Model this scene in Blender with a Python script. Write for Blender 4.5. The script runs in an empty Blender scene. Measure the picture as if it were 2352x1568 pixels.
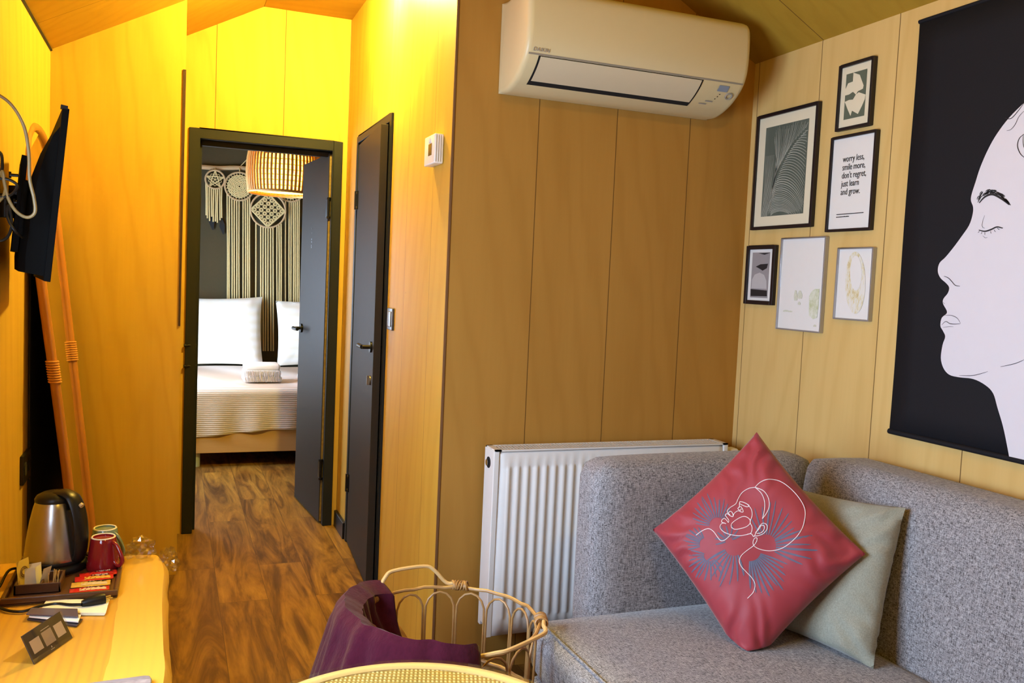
import bpy, bmesh, math, random
from mathutils import Vector, Matrix, noise
random.seed(7)
C = bpy.context.scene.collection
SC = bpy.context.scene
pi = math.pi
# ------------------------------------------------------------------ camera
CAMZ = 1.352
FPX = 2000.0
yaw, pitch, roll = math.radians(21.330), math.radians(-3.878), math.radians(2.561)
FW = Vector((math.sin(yaw)*math.cos(pitch), math.cos(yaw)*math.cos(pitch), math.sin(pitch)))
r0 = FW.cross(Vector((0, 0, 1))).normalized(); u0 = r0.cross(FW)
RT = math.cos(roll)*r0 + math.sin(roll)*u0
UP = -math.sin(roll)*r0 + math.cos(roll)*u0
cam = bpy.data.cameras.new('camera'); cam.sensor_width = 36; cam.lens = FPX/2352*36
cam.clip_start = .02
co = bpy.data.objects.new('camera', cam); C.objects.link(co)
co.matrix_world = Matrix(((RT.x, UP.x, -FW.x, 0), (RT.y, UP.y, -FW.y, 0), (RT.z, UP.z, -FW.z, CAMZ), (0, 0, 0, 1)))
SC.camera = co
O = Vector((0, 0, CAMZ))
def ray(x, y): return FW + RT*((x-1176)/FPX) - UP*((y-784)/FPX)
def at(x, y, ax, v):            # measured point of the photograph on the plane axis = v
    d = ray(x, y); return O + d*((v-O[ax])/d[ax])
def onpl(x, y, p0, n):
    d = ray(x, y); return O + d*((p0-O).dot(n)/d.dot(n))
def proj(v):
    v = v-O; d = v.dot(FW); return (1176+FPX*v.dot(RT)/d, 784-FPX*v.dot(UP)/d)
# ------------------------------------------------------------------ view, world, light
SC.view_settings.view_transform = 'Standard'; SC.view_settings.look = 'None'
SC.view_settings.gamma = 1; SC.view_settings.use_curve_mapping = False
SC.view_settings.exposure = 0.0
W = bpy.data.worlds.new('daylight'); SC.world = W; W.use_nodes = True
bg = W.node_tree.nodes['Background']; bg.inputs[0].default_value = (.60, .75, 1, 1); bg.inputs[1].default_value = 27.5
def light(name, kind, loc, energy, col, size=.05, rot=None, sy=None, portal=False, spot=None):
    l = bpy.data.lights.new(name, kind); l.energy = energy; l.color = col
    if kind == 'AREA':
        l.shape = 'RECTANGLE'; l.size = size; l.size_y = sy or size; l.cycles.is_portal = portal
    else: l.shadow_soft_size = size
    if spot: l.spot_size = spot[0]; l.spot_blend = spot[1]
    o = bpy.data.objects.new(name, l); C.objects.link(o); o.location = loc
    if rot: o.rotation_euler = rot
    return o
# windows: left wall of the living room, left wall of the bedroom
WIN1 = (.95, 2.12, .70, 1.70)      # y0,y1,z0,z1
WIN2 = (5.7, 7.1, .6, 1.8)
for (a, b, c, d) in (WIN1, WIN2):
    light('window_portal', 'AREA', (-.62, (a+b)/2, (c+d)/2), 1, (1, 1, 1), d-c, (0, -pi/2, 0), b-a, True)
light('bedroom_added_daylight', 'AREA', (-.72, 6.2, 1.3), 30, (.90, .93, 1), 1.5, (0, -pi/2, 0), 2.1)  # added area lamp outside the window, brightens the bedroom beyond the sky
WARM = (1.0, .78, .17)
light('hall_lamp_light', 'POINT', (.70, 3.58, 2.60), 180, WARM, .045)
light('living_added_light', 'POINT', (.74, .55, 2.56), 24, (1.0, .64, .09), .05)  # unseen lamp, added to warm the air conditioner and upper walls
light('pendant_bulb_light', 'POINT', (.70, 6.3, 2.0), 270, (1.0, .72, .22), .035)
# ------------------------------------------------------------------ materials
MATS = {}
class NT:
    def __init__(s, name, rough=.5, metal=0, spec=.5):
        s.m = bpy.data.materials.new(name); s.m.use_nodes = True; s.t = s.m.node_tree; s.n = s.t.nodes
        s.b = s.n['Principled BSDF']; s.b.inputs['Roughness'].default_value = rough
        s.b.inputs['Metallic'].default_value = metal; s.b.inputs['Specular IOR Level'].default_value = spec
        s.tc = s.n.new('ShaderNodeTexCoord')
    def add(s, typ, **k):
        n = s.n.new('ShaderNode'+typ)
        for a, v in k.items(): setattr(n, a, v)
        return n
    def link(s, a, b): s.t.links.new(a, b)
    def mapping(s, scale=(1, 1, 1), rot=(0, 0, 0), src='Object'):
        m = s.add('Mapping'); m.inputs['Scale'].default_value = scale; m.inputs['Rotation'].default_value = rot
        s.link(s.tc.outputs[src], m.inputs[0]); return m.outputs[0]
    def noise(s, vec, scale, detail=4, rough=.55, dist=0):
        n = s.add('TexNoise'); n.inputs['Scale'].default_value = scale; n.inputs['Detail'].default_value = detail
        n.inputs['Roughness'].default_value = rough; n.inputs['Distortion'].default_value = dist
        s.link(vec, n.inputs['Vector']); return n.outputs[0]
    def wave(s, vec, scale, dist=0, detail=2, typ='BANDS', dire='X', prof='SIN'):
        n = s.add('TexWave', wave_type=typ, bands_direction=dire, wave_profile=prof)
        n.inputs['Scale'].default_value = scale; n.inputs['Distortion'].default_value = dist; n.inputs['Detail'].default_value = detail
        s.link(vec, n.inputs['Vector']); return n.outputs['Fac']
    def ramp(s, fac, stops):
        r = s.add('ValToRGB'); e = r.color_ramp.elements
        while len(e) < len(stops): e.new(.5)
        for i, (p, c) in enumerate(stops): e[i].position = p; e[i].color = (*c, 1)
        s.link(fac, r.inputs[0]); return r.outputs[0]
    def mix(s, a, b, fac, mode='MIX'):
        m = s.add('Mix', data_type='RGBA', blend_type=mode)
        for k, v in ((0, fac), (6, a), (7, b)):
            if isinstance(v, (int, float)): m.inputs[k].default_value = v
            elif isinstance(v, tuple): m.inputs[k].default_value = (*v, 1)
            else: s.link(v, m.inputs[k])
        return m.outputs[2]
    def math(s, op, a, b=0.0):
        m = s.add('Math', operation=op)
        for k, v in ((0, a), (1, b)):
            if isinstance(v, (int, float)): m.inputs[k].default_value = v
            else: s.link(v, m.inputs[k])
        return m.outputs[0]
    def axis(s, k):
        x = s.add('SeparateXYZ'); s.link(s.tc.outputs['Object'], x.inputs[0]); return x.outputs[k]
    def col(s, c):
        if isinstance(c, tuple): s.b.inputs['Base Color'].default_value = (*c, 1)
        else: s.link(c, s.b.inputs['Base Color'])
    def bump(s, h, strength=.3, dist=.002):
        b = s.add('Bump'); b.inputs['Strength'].default_value = strength; b.inputs['Distance'].default_value = dist
        s.link(h, b.inputs['Height']); s.link(b.outputs[0], s.b.inputs['Normal'])
def plain(name, c, rough=.5, metal=0, spec=.5, var=.06, vs=30, bump=0):
    if name in MATS: return MATS[name]
    n = NT(name, rough, metal, spec)
    f = n.noise(n.mapping(), vs)
    n.col(n.mix(tuple(x*(1-var) for x in c), tuple(min(1, x*(1+var)) for x in c), f))
    if bump: n.bump(f, bump)
    MATS[name] = n.m; return n.m
def plywood(name, a=(.53, .31, .038), b=(.66, .42, .065), joint=None, grain='z', rough=.52, jw=.0016):  # default tones are extra saturated, lamplight's orange put into the wood colour
    n = NT(name, rough, 0, .10)
    sc = {'z': (1, 1, .16), 'y': (1, .16, 1), 'x': (.16, 1, 1)}[grain]
    v = n.mapping(sc)
    big = n.noise(v, 3.2, 3, .5, 1.6)
    rings = n.wave(v, 6.5, 9, 3, 'BANDS', {'z': 'DIAGONAL', 'y': 'DIAGONAL', 'x': 'DIAGONAL'}[grain])
    fine = n.noise(n.mapping(tuple(x*(1 if x == 1 else .3) for x in sc)), 90, 2, .6)
    c = n.mix(a, b, big)
    c = n.mix(c, (a[0]*.82, a[1]*.74, a[2]*.6), n.math('MULTIPLY', n.math('POWER', rings, 3), .22))
    c = n.mix(c, (a[0]*.8, a[1]*.75, a[2]*.6), n.math('MULTIPLY', fine, .22))
    # small knots
    vo = n.add('TexVoronoi', feature='F1'); vo.inputs['Scale'].default_value = 4.2
    n.link(n.mapping((1, 1, .5) if grain == 'z' else (1, 1, 1)), vo.inputs['Vector'])
    kn = n.math('LESS_THAN', vo.outputs['Distance'], .014)
    c = n.mix(c, (.13, .055, .015), n.math('MULTIPLY', kn, .8))
    if joint:
        for (ax, sp, off) in joint:
            t = n.math('DIVIDE', n.math('SUBTRACT', n.axis(ax), off), sp)
            fr = n.math('ABSOLUTE', n.math('SUBTRACT', t, n.math('ROUND', t)))
            ln = n.math('LESS_THAN', fr, jw/sp)
            c = n.mix(c, (.10, .045, .012), n.math('MULTIPLY', ln, .85))
    n.col(c); n.bump(fine, .06)
    MATS[name] = n.m; return n.m
def fabric(name, c1, c2, scale=700, rough=.9, bump=.5, sheen=.2):
    if name in MATS: return MATS[name]
    n = NT(name, rough, 0, .2)
    x = n.noise(n.mapping((1, 1, .16)), scale*.6, 2); y = n.noise(n.mapping((.2, 1, 1)), scale*.6, 2); z = n.noise(n.mapping((1, .2, 1)), scale*.6, 2)
    f = n.math('MULTIPLY', n.math('ADD', n.math('ADD', x, y), z), .3333)
    f2 = n.math('MULTIPLY', n.math('SUBTRACT', f, .38), 4.2)
    n.col(n.mix(c1, c2, f2)); n.bump(f, bump, .0015)
    n.b.inputs['Sheen Weight'].default_value = sheen
    MATS[name] = n.m; return n.m
def emit(name, c, s):
    n = NT(name); n.col(c); n.b.inputs['Emission Color'].default_value = (*c, 1); n.b.inputs['Emission Strength'].default_value = s
    return n.m
def clear(name, tint=(1, 1, 1), gloss=.12, rough=.03, bump=False):
    m = bpy.data.materials.new(name); m.use_nodes = True; t = m.node_tree; t.nodes.clear()
    o = t.nodes.new('ShaderNodeOutputMaterial'); mx = t.nodes.new('ShaderNodeMixShader')
    a = t.nodes.new('ShaderNodeBsdfTransparent'); g = t.nodes.new('ShaderNodeBsdfGlossy')
    a.inputs[0].default_value = (*tint, 1); g.inputs['Roughness'].default_value = rough; mx.inputs[0].default_value = gloss
    t.links.new(a.outputs[0], mx.inputs[1]); t.links.new(g.outputs[0], mx.inputs[2]); t.links.new(mx.outputs[0], o.inputs[0])
    return m
PLY_A = plywood('plywood_back_wall_shaded', a=(.38, .19, .036), b=(.48, .255, .056), joint=[(0, .2985, 1.147)])  # darker copy of the plywood, the back wall's shade put into its colour
PLY_R = plywood('plywood_right_wall_daylit', a=(.64, .42, .14), b=(.74, .54, .22), joint=[(1, .3365, 2.414)])  # paler copy of the plywood, daylight on this wall put into its colour
PLY_E = plywood('plywood_end_wall', joint=[(0, .332, .178)])
PLY_C = plywood('plywood_corridor', joint=[(1, .36, 2.995)], jw=.0011)
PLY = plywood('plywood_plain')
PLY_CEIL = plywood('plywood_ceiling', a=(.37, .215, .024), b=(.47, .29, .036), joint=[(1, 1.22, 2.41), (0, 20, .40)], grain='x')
DARKWALL = plain('dark_olive_paint', (.070, .060, .034), .8, spec=.05)
ANTH = plain('anthracite_paint', (.016, .018, .019), .45, spec=.12)
LEAF = plain('dark_grey_door', (.036, .029, .022), .5, spec=.06)
BLACKP = plain('black_plastic', (.005, .005, .005), .38, spec=.35)
BLACKM = plain('black_metal', (.012, .012, .012), .3, .6)
WHITEP = plain('white_plastic', (.78, .76, .72), .35)
GREYFAB = fabric('grey_tweed', (.045, .042, .045), (.46, .45, .47))
CHROME = plain('chrome', (.6, .6, .6), .12, 1)
STEEL = plain('brushed_steel', (.46, .44, .41), .27, 1)
CANE = NT('cane', .45); _f = CANE.noise(CANE.mapping(), 22); CANE.col(CANE.mix((.26, .115, .03), (.56, .33, .12), _f)); CANE = CANE.m
CANEL = plain('light_cane', (.68, .46, .20), .4, var=.15, vs=14)
GAP = plain('dark_gap', (.004, .003, .003), .9)
# floor
n = NT('laminate_floor', .45, 0, .14)
br = n.add('TexBrick', offset=.37); br.inputs['Scale'].default_value = 1; br.inputs['Mortar Size'].default_value = .0012
br.inputs['Brick Width'].default_value = 1.21; br.inputs['Row Height'].default_value = .193; br.inputs['Bias'].default_value = 0
br.inputs['Color1'].default_value = (0, 0, 0, 1); br.inputs['Color2'].default_value = (1, 1, 1, 1); br.inputs['Mortar'].default_value = (.5, .5, .5, 1)
n.link(n.mapping((1, 1, 1), (0, 0, pi/2)), br.inputs['Vector'])
mp = n.add('Mapping'); mp.inputs['Scale'].default_value = (1, .13, 1); n.link(n.tc.outputs['Object'], mp.inputs[0])
off = n.add('VectorMath', operation='SCALE'); n.link(br.outputs[0], off.inputs[0]); off.inputs['Scale'].default_value = 7
ad = n.add('VectorMath', operation='ADD'); n.link(mp.outputs[0], ad.inputs[0]); n.link(off.outputs[0], ad.inputs[1])
g1 = n.noise(ad.outputs[0], 9, 5, .62, 2.2); g2 = n.noise(ad.outputs[0], 60, 3, .6, .5)
c = n.ramp(g1, [(.30, (.040, .018, .004)), (.42, (.13, .060, .012)), (.55, (.27, .135, .022)), (.72, (.42, .225, .038))])
c = n.mix(c, (.06, .026, .010), n.math('MULTIPLY', n.math('POWER', g2, 2), .75))
c = n.mix(c, (.05, .025, .012), n.math('MULTIPLY', br.outputs[1], .8))
c = n.mix(c, (.10, .05, .02), n.math('MULTIPLY', br.outputs[0], .28))
n.col(c); n.bump(g2, .12); FLOOR = n.m
# ------------------------------------------------------------------ mesh helpers
def V(*a): return Vector(a)
class MB:
    def __init__(s): s.v = []; s.f = []
    def add(s, vs, fs):
        k = len(s.v); s.v += [Vector(p) for p in vs]; s.f += [[i+k for i in f] for f in fs]; return s
    def box(s, a, b):
        x0, y0, z0 = a; x1, y1, z1 = b
        return s.add([(x0, y0, z0), (x1, y0, z0), (x1, y1, z0), (x0, y1, z0), (x0, y0, z1), (x1, y0, z1), (x1, y1, z1), (x0, y1, z1)],
                     [(0, 3, 2, 1), (4, 5, 6, 7), (0, 1, 5, 4), (1, 2, 6, 5), (2, 3, 7, 6), (3, 0, 4, 7)])
    def hexa(s, p): return s.add(p, [(0, 3, 2, 1), (4, 5, 6, 7), (0, 1, 5, 4), (1, 2, 6, 5), (2, 3, 7, 6), (3, 0, 4, 7)])
    def prism(s, poly, d):          # polygon (3D points) extruded by vector d
        n_ = len(poly); d = Vector(d); p = [Vector(q) for q in poly]
        return s.add(p+[q+d for q in p], [list(range(n_))[::-1], list(range(n_, 2*n_))]+[(i, (i+1) % n_, n_+(i+1) % n_, n_+i) for i in range(n_)])
    def rbox(s, a, b, r, seg=4):
        bm = bmesh.new(); bmesh.ops.create_cube(bm, size=1)
        a = Vector(a); b = Vector(b)
        for v in bm.verts: v.co = Vector([a[i]+(v.co[i]+.5)*(b[i]-a[i]) for i in range(3)])
        bmesh.ops.bevel(bm, geom=bm.edges[:], offset=r, segments=seg, profile=.5, affect='EDGES')
        bm.verts.index_update(); s.add([v.co.copy() for v in bm.verts], [[v.index for v in f.verts] for f in bm.faces]); bm.free(); return s
    def tube(s, pts, r, n=8, cap=True, closed=False):
        pts = [Vector(p) for p in pts]; m = len(pts); rs = r if isinstance(r, (list, tuple)) else [r]*m
        T = []
        for i in range(m):
            a = pts[i-1] if (i > 0 or closed) else pts[i]; b = pts[(i+1) % m] if (i < m-1 or closed) else pts[i]
            t = (b-a); T.append(t.normalized() if t.length > 1e-9 else Vector((0, 0, 1)))
        ref = Vector((0, 0, 1)) if abs(T[0].z) < .9 else Vector((1, 0, 0))
        N = (ref-T[0]*ref.dot(T[0])).normalized(); vs = []
        for i in range(m):
            N = (N-T[i]*N.dot(T[i]))
            N = N.normalized() if N.length > 1e-6 else T[i].orthogonal().normalized()
            B = T[i].cross(N)
            for k in range(n):
                a = 2*pi*k/n; vs.append(pts[i]+(N*math.cos(a)+B*math.sin(a))*rs[i])
        fs = []
        for i in range(m if closed else m-1):
            j = (i+1) % m
            for k in range(n): fs.append((i*n+k, i*n+(k+1) % n, j*n+(k+1) % n, j*n+k))
        if cap and not closed: fs += [list(range(n))[::-1], [(m-1)*n+k for k in range(n)]]
        return s.add(vs, fs)
    def lathe(s, prof, c=(0, 0, 0), n=32, axis='z', closed=False):
        c = Vector(c); vs = []
        for (r, h) in prof:
            for k in range(n):
                a = 2*pi*k/n
                if axis == 'z': vs.append(c+V(r*math.cos(a), r*math.sin(a), h))
                elif axis == 'y': vs.append(c+V(r*math.cos(a), h, r*math.sin(a)))
                else: vs.append(c+V(h, r*math.cos(a), r*math.sin(a)))
        fs = []; m = len(prof)
        for i in range(m-1):
            for k in range(n): fs.append((i*n+k, i*n+(k+1) % n, (i+1)*n+(k+1) % n, (i+1)*n+k))
        if closed or prof[0] == prof[-1]: return s.add(vs, fs)
        if prof[0][0] > 1e-6: fs.append(list(range(n))[::-1])
        if prof[-1][0] > 1e-6: fs.append([(m-1)*n+k for k in range(n)])
        return s.add(vs, fs)
    def grid(s, fn, nu, nv, thick=None):
        vs = [fn(i/nu, j/nv) for i in range(nu+1) for j in range(nv+1)]
        fs = [(i*(nv+1)+j, (i+1)*(nv+1)+j, (i+1)*(nv+1)+j+1, i*(nv+1)+j+1) for i in range(nu) for j in range(nv)]
        return s.add(vs, fs)
    def strip(s, pts, w, nrm):      # flat ribbon along pts
        pts = [Vector(p) for p in pts]; nrm = Vector(nrm); m = len(pts); vs = []
        for i in range(m):
            t = (pts[min(i+1, m-1)]-pts[max(i-1, 0)]).normalized(); sd = t.cross(nrm).normalized()
            wi = w[i] if isinstance(w, (list, tuple)) else w
            vs += [pts[i]-sd*wi/2, pts[i]+sd*wi/2]
        return s.add(vs, [(2*i, 2*i+1, 2*i+3, 2*i+2) for i in range(m-1)])
    def build(s, name, mat, parent=None, smooth=False, base=None, solid=None, sub=0, bevel=None):
        L = Vector(parent['_b']) if parent is not None and '_b' in parent else (Vector(base) if base is not None else V(0, 0, 0))
        me = bpy.data.meshes.new(name); me.from_pydata([tuple(p-L) for p in s.v], [], s.f); me.update()
        bm = bmesh.new(); bm.from_mesh(me); bmesh.ops.remove_doubles(bm, verts=bm.verts, dist=1e-6)
        bmesh.ops.recalc_face_normals(bm, faces=bm.faces); bm.to_mesh(me); bm.free()
        o = bpy.data.objects.new(name, me); C.objects.link(o); me.materials.append(mat)
        if smooth:
            for p in me.polygons: p.use_smooth = True
            try: me.set_sharp_from_angle(angle=math.radians(smooth if smooth is not True else 40))
            except Exception: pass
        if bevel:
            b = o.modifiers.new('bevel', 'BEVEL'); b.width = bevel; b.segments = 3; b.limit_method = 'ANGLE'
        if sub:
            b = o.modifiers.new('sub', 'SUBSURF'); b.levels = sub; b.render_levels = sub
        if solid:
            b = o.modifiers.new('solid', 'SOLIDIFY'); b.thickness = solid; b.offset = 0
        if parent is not None: o.parent = parent; o['_b'] = tuple(L)
        else: o.location = L; o['_b'] = tuple(L)
        return o
def tag(o, label, cat, group=None, kind=None):
    if label: o['label'] = label
    if cat: o['category'] = cat
    if group: o['group'] = group
    if kind: o['kind'] = kind
    return o
def thing(name, loc, label, cat, group=None):
    o = bpy.data.objects.new(name, None); C.objects.link(o); o.location = loc; o['_b'] = tuple(loc); o.empty_display_size = .05
    return tag(o, label, cat, group)
def struct(name, mb, m, **k):
    o = mb.build(name, m, **k); o['kind'] = 'structure'; return o
def copy_tree(src, delta=(0, 0, 0), rz=0, parent=None):
    c = src.copy(); C.objects.link(c)
    if parent is not None: c.parent = parent; c.matrix_parent_inverse = src.matrix_parent_inverse.copy()
    else: c.location = src.location+Vector(delta); c.rotation_euler = (0, 0, rz)
    for ch in list(src.children): copy_tree(ch, parent=c)
    return c
def text(name, body, size, origin, xdir, ydir, mat, parent, align='LEFT', spacing=1.0, ext=.0003, squash=1.0, line=1.0, bold=0.0):
    cu = bpy.data.curves.new(name, 'FONT'); cu.body = body; cu.size = size; cu.align_x = align; cu.space_line = line
    cu.extrude = ext; cu.space_character = spacing; cu.offset = bold; cu.resolution_u = 4
    t = bpy.data.objects.new(name, cu); C.objects.link(t)
    dg = bpy.context.evaluated_depsgraph_get(); me = bpy.data.meshes.new_from_object(t.evaluated_get(dg))
    bpy.data.objects.remove(t)
    X = Vector(xdir).normalized(); Y = Vector(ydir).normalized(); Z = X.cross(Y); L = Vector(parent['_b'])
    for v in me.vertices: v.co = Vector(origin)-L+X*v.co.x*squash+Y*v.co.y+Z*v.co.z
    o = bpy.data.objects.new(name, me); C.objects.link(o); me.materials.clear(); me.materials.append(mat)
    o.parent = parent; o['_b'] = tuple(L); return o
def smoothpts(p, k=6, closed=False):       # Catmull-Rom
    p = [Vector(q) for q in p]; n_ = len(p); out = []
    for i in range(n_ if closed else n_-1):
        a = p[i-1] if (i > 0 or closed) else p[0]; b = p[i]; c_ = p[(i+1) % n_]; d = p[(i+2) % n_] if (i+2 < n_ or closed) else p[-1]
        for j in range(k):
            t = j/k
            out.append(.5*((2*b)+(c_-a)*t+(2*a-5*b+4*c_-d)*t*t+(-a+3*b-3*c_+d)*t**3))
    if not closed: out.append(p[-1])
    return out
# ------------------------------------------------------------------ room shell
XL, XR, YB, YE, YP, XC, YBED, YREAR = -.48, 2.011, 2.778, 4.66, 4.03, .844, 8.0, -1.6
EAVE, RIDGE = 2.205, 2.68
XF0, XF1 = .40, 1.131
def zc(x):
    if x < XF0: return EAVE+(RIDGE-EAVE)*(x-XL)/(XF0-XL)
    if x > XF1: return EAVE+(RIDGE-EAVE)*(XR-x)/(XR-XF1)
    return RIDGE
def gable(mb, x0, x1, z0, y, th):           # wall facing Y following the ceiling line
    xs = sorted([x0, x1]+[x for x in (XF0, XF1) if x0 < x < x1])
    poly = [V(x0, y, z0), V(x1, y, z0)]+[V(x, y, zc(x)) for x in xs[::-1]]
    mb.prism(poly, (0, th, 0))
struct('floor', MB().box((XL-.1, YREAR-.1, -.08), (XR+.1, YBED+.1, 0)), FLOOR)
cp = [(XL-.1, EAVE-.054), (XF0, RIDGE), (XF1, RIDGE), (XR+.1, EAVE-.054)]
m_ = MB(); m_.prism([V(x, YREAR-.1, z) for x, z in cp]+[V(x, YREAR-.1, z+.06) for x, z in cp[::-1]], (0, YE+.04-YREAR+.1, 0))
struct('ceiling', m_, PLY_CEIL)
m_ = MB(); m_.prism([V(x, YE+.04, z) for x, z in cp]+[V(x, YE+.04, z+.06) for x, z in cp[::-1]], (0, YBED+.1-YE-.04, 0))
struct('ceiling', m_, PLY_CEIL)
def sidewall(x0, x1, y0, y1, wins, z1=EAVE+.02):
    mb = MB(); y = y0
    for (a, b, c, d) in wins:
        mb.box((x0, y, 0), (x1, a, z1)); mb.box((x0, a, 0), (x1, b, c)); mb.box((x0, a, d), (x1, b, z1)); y = b
    mb.box((x0, y, 0), (x1, y1, z1)); return mb
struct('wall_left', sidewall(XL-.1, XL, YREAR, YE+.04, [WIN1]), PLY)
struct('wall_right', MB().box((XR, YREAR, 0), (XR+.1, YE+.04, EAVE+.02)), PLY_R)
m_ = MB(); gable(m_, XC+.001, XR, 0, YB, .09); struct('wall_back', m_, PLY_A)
m_ = MB(); gable(m_, XL, XR, 0, YREAR-.1, .1); struct('wall_rear', m_, PLY)
m_ = MB(); gable(m_, XL, .032, 0, YP, .06); struct('wall_partition', m_, PLY)
struct('wall_corridor_left', MB().box((-.01, YP+.06, 0), (.032, YE, 2.46)), PLY)
D1 = (.085, .787, 2.012)      # door 1 opening x0,x1,top
m_ = MB(); gable(m_, XL, D1[0], 0, YE, .08); gable(m_, D1[1], XR, 0, YE, .08); gable(m_, D1[0], D1[1], D1[2], YE, .08)
struct('wall_corridor_end', m_, PLY_E)
D2 = (3.66, 4.345, 2.005)     # door 2 opening y0,y1,top
m_ = MB(); m_.box((XC, YB+.002, 0), (XC+.1, D2[0], RIDGE)); m_.box((XC, D2[1], 0), (XC+.1, YE, RIDGE)); m_.box((XC, D2[0], D2[2]), (XC+.1, D2[1], RIDGE))
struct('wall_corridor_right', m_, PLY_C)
m_ = MB(); gable(m_, XL, XR, 0, YBED, .1); struct('wall_bedroom_back', m_, DARKWALL)
struct('wall_bedroom_left', sidewall(XL-.1, XL, YE+.04, YBED+.1, [WIN2]), plain('bedroom_cream', (.62, .55, .42), .7))
struct('wall_bedroom_right', MB().box((XR, YE+.04, 0), (XR+.1, YBED+.1, EAVE+.02)), DARKWALL)
GLASS = clear('window_glass', (.97, .98, .97), .06, .01)
def window(name, w):
    a, b, c, d = w; t = .05
    root = bpy.data.objects.new(name, None); C.objects.link(root); root.location = (XL-.05, (a+b)/2, c); root['_b'] = tuple(root.location); root['kind'] = 'structure'
    f = MB()
    for q in ((a, a+t, c, d), (b-t, b, c, d), (a, b, c, c+t), (a, b, d-t, d), ((a+b)/2-t/2, (a+b)/2+t/2, c, d)): f.box((XL-.08, q[0], q[2]), (XL-.03, q[1], q[3]))
    f.build('window_frame', ANTH, root)
    MB().box((XL-.058, a+t, c+t), (XL-.053, b-t, d-t)).build('window_pane', GLASS, root)
window('window_1', WIN1); window('window_2', WIN2)
# bathroom partition at the back of the cubicle
struct('wall_bathroom', MB().box((XC+.1, YE-.06, 0), (XR, YE, 2.2)).box((XR-.01, YB+.09, 0), (XR, YE, 2.2)), DARKWALL)
# baseboards / trim
m_ = MB().box((XC-.018, 4.385, 0), (XC, YE-.016, .085)); struct('baseboard_corridor', m_, BLACKP, bevel=.003)
m_ = MB(); m_.prism([V(.020, YP-.004, 1.10), V(.029, YP-.004, 1.10), V(.0335, YP-.004, 2.19), V(.0215, YP-.004, 2.19)], (0, .004, 0))
struct('trim_1', m_, plain('dark_plywood_edge', (.035, .012, .004), .8, var=.5, vs=120))
struct('trim_2', MB().box((XC-.003, YB-.003, 0), (XC+.004, YB+.004, RIDGE)), plain('corner_line', (.16, .07, .02), .7))
m_ = MB()
m_.prism([V(XL+.001, YREAR, EAVE-.008), V(XL+.008, YREAR, EAVE-.002), V(XL+.001, YREAR, EAVE)], (0, YP-YREAR, 0)); struct('trim_3', m_, GAP)
# ------------------------------------------------------------------ doors
def strut(name, loc):
    o = bpy.data.objects.new(name, None); C.objects.link(o); o.location = loc; o['_b'] = tuple(loc); o['kind'] = 'structure'; return o
d1 = strut('door_1', (.436, YE, 0))
f = MB(); x0, x1, zt = .057, .815, 2.045
f.box((x0, YE-.014, 0), (x0+.05, YE+.09, zt)); f.box((x1-.05, YE-.014, 0), (x1, YE+.09, zt)); f.box((x0+.05, YE-.014, zt-.05), (x1-.05, YE+.09, zt))
f.box((x0+.05, YE+.055, 0), (x0+.064, YE+.09, zt-.05)); f.box((x0+.05, YE+.055, zt-.075), (x1-.05, YE+.09, zt-.05))
f.build('door_frame', ANTH, d1, bevel=.003)
# open leaf
H = V(.752, YE+.03, 0); E_ = V(.697, 5.27, 0); u = (E_-H).normalized(); nn = V(u.y, -u.x, 0)      # nn: towards +x (back)
def lf(a, t, z): return H+u*a+nn*t+V(0, 0, z)
def lbox(mb, a0, a1, t0, t1, z0, z1):
    return mb.hexa([lf(a0, t0, z0), lf(a1, t0, z0), lf(a1, t1, z0), lf(a0, t1, z0), lf(a0, t0, z1), lf(a1, t0, z1), lf(a1, t1, z1), lf(a0, t1, z1)])
L = (E_-H).length
leaf = lbox(MB(), 0, L, 0, .04, .01, 1.985).build('door_leaf', LEAF, d1, bevel=.002)
lbox(MB(), -.0015, 0, .004, .036, .015, 1.98).build('edge_reflection', plain('golden_reflection', (.20, .13, .03), .5, var=.7, vs=60), leaf)  # golden lamplight reflection painted on the dark edge of the leaf
hd = MB(); c_ = lf(L-.07, -.004, 1.03)
hd.tube([c_-nn*(-.004), c_-nn*.006], .026, 20); hd.tube([c_, c_-nn*.045], .009, 10)
hd.tube([c_-nn*.045, c_-nn*.047-u*.02, c_-nn*.047-u*.11], [.011, .011, .010], 10)
hd.build('door_handle', BLACKM, leaf, smooth=True)
mk = MB()
for (dz, dw) in ((1.60, .006), (1.575, .004), (1.54, .018), (1.525, .02), (1.505, .018), (1.495, .02)):
    lbox(mk, .33-dw/2, .33+dw/2, -.001, 0, dz, dz+.008)
mk.build('door_sign', plain('faint_lettering', (.02, .02, .022), .4), leaf)
for z in (.30, 1.70):
    h_ = MB(); h_.tube([lf(-.006, .002, z-.05), lf(-.006, .002, z+.05)], .008, 10); lbox(h_, -.004, .03, -.004, 0, z-.045, z+.045)
    for k in (-.05, .05): h_.tube([lf(-.006, .002, z+k-.006), lf(-.006, .002, z+k+.006)], .011, 10)
    h_.build('door_hinge', BLACKM, leaf, smooth=True)
# lock plates on the left jamb
for z in (.86, .965):
    m_ = MB(); m_.tube([V(x0+.052, YE+.0, z), V(x0-.004, YE-.018, z)], .007, 8); m_.box((x0-.004, YE-.02, z-.008), (x0+.012, YE-.012, z+.008)); m_.build('strike_bolt', BLACKM, d1, smooth=True)
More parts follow.
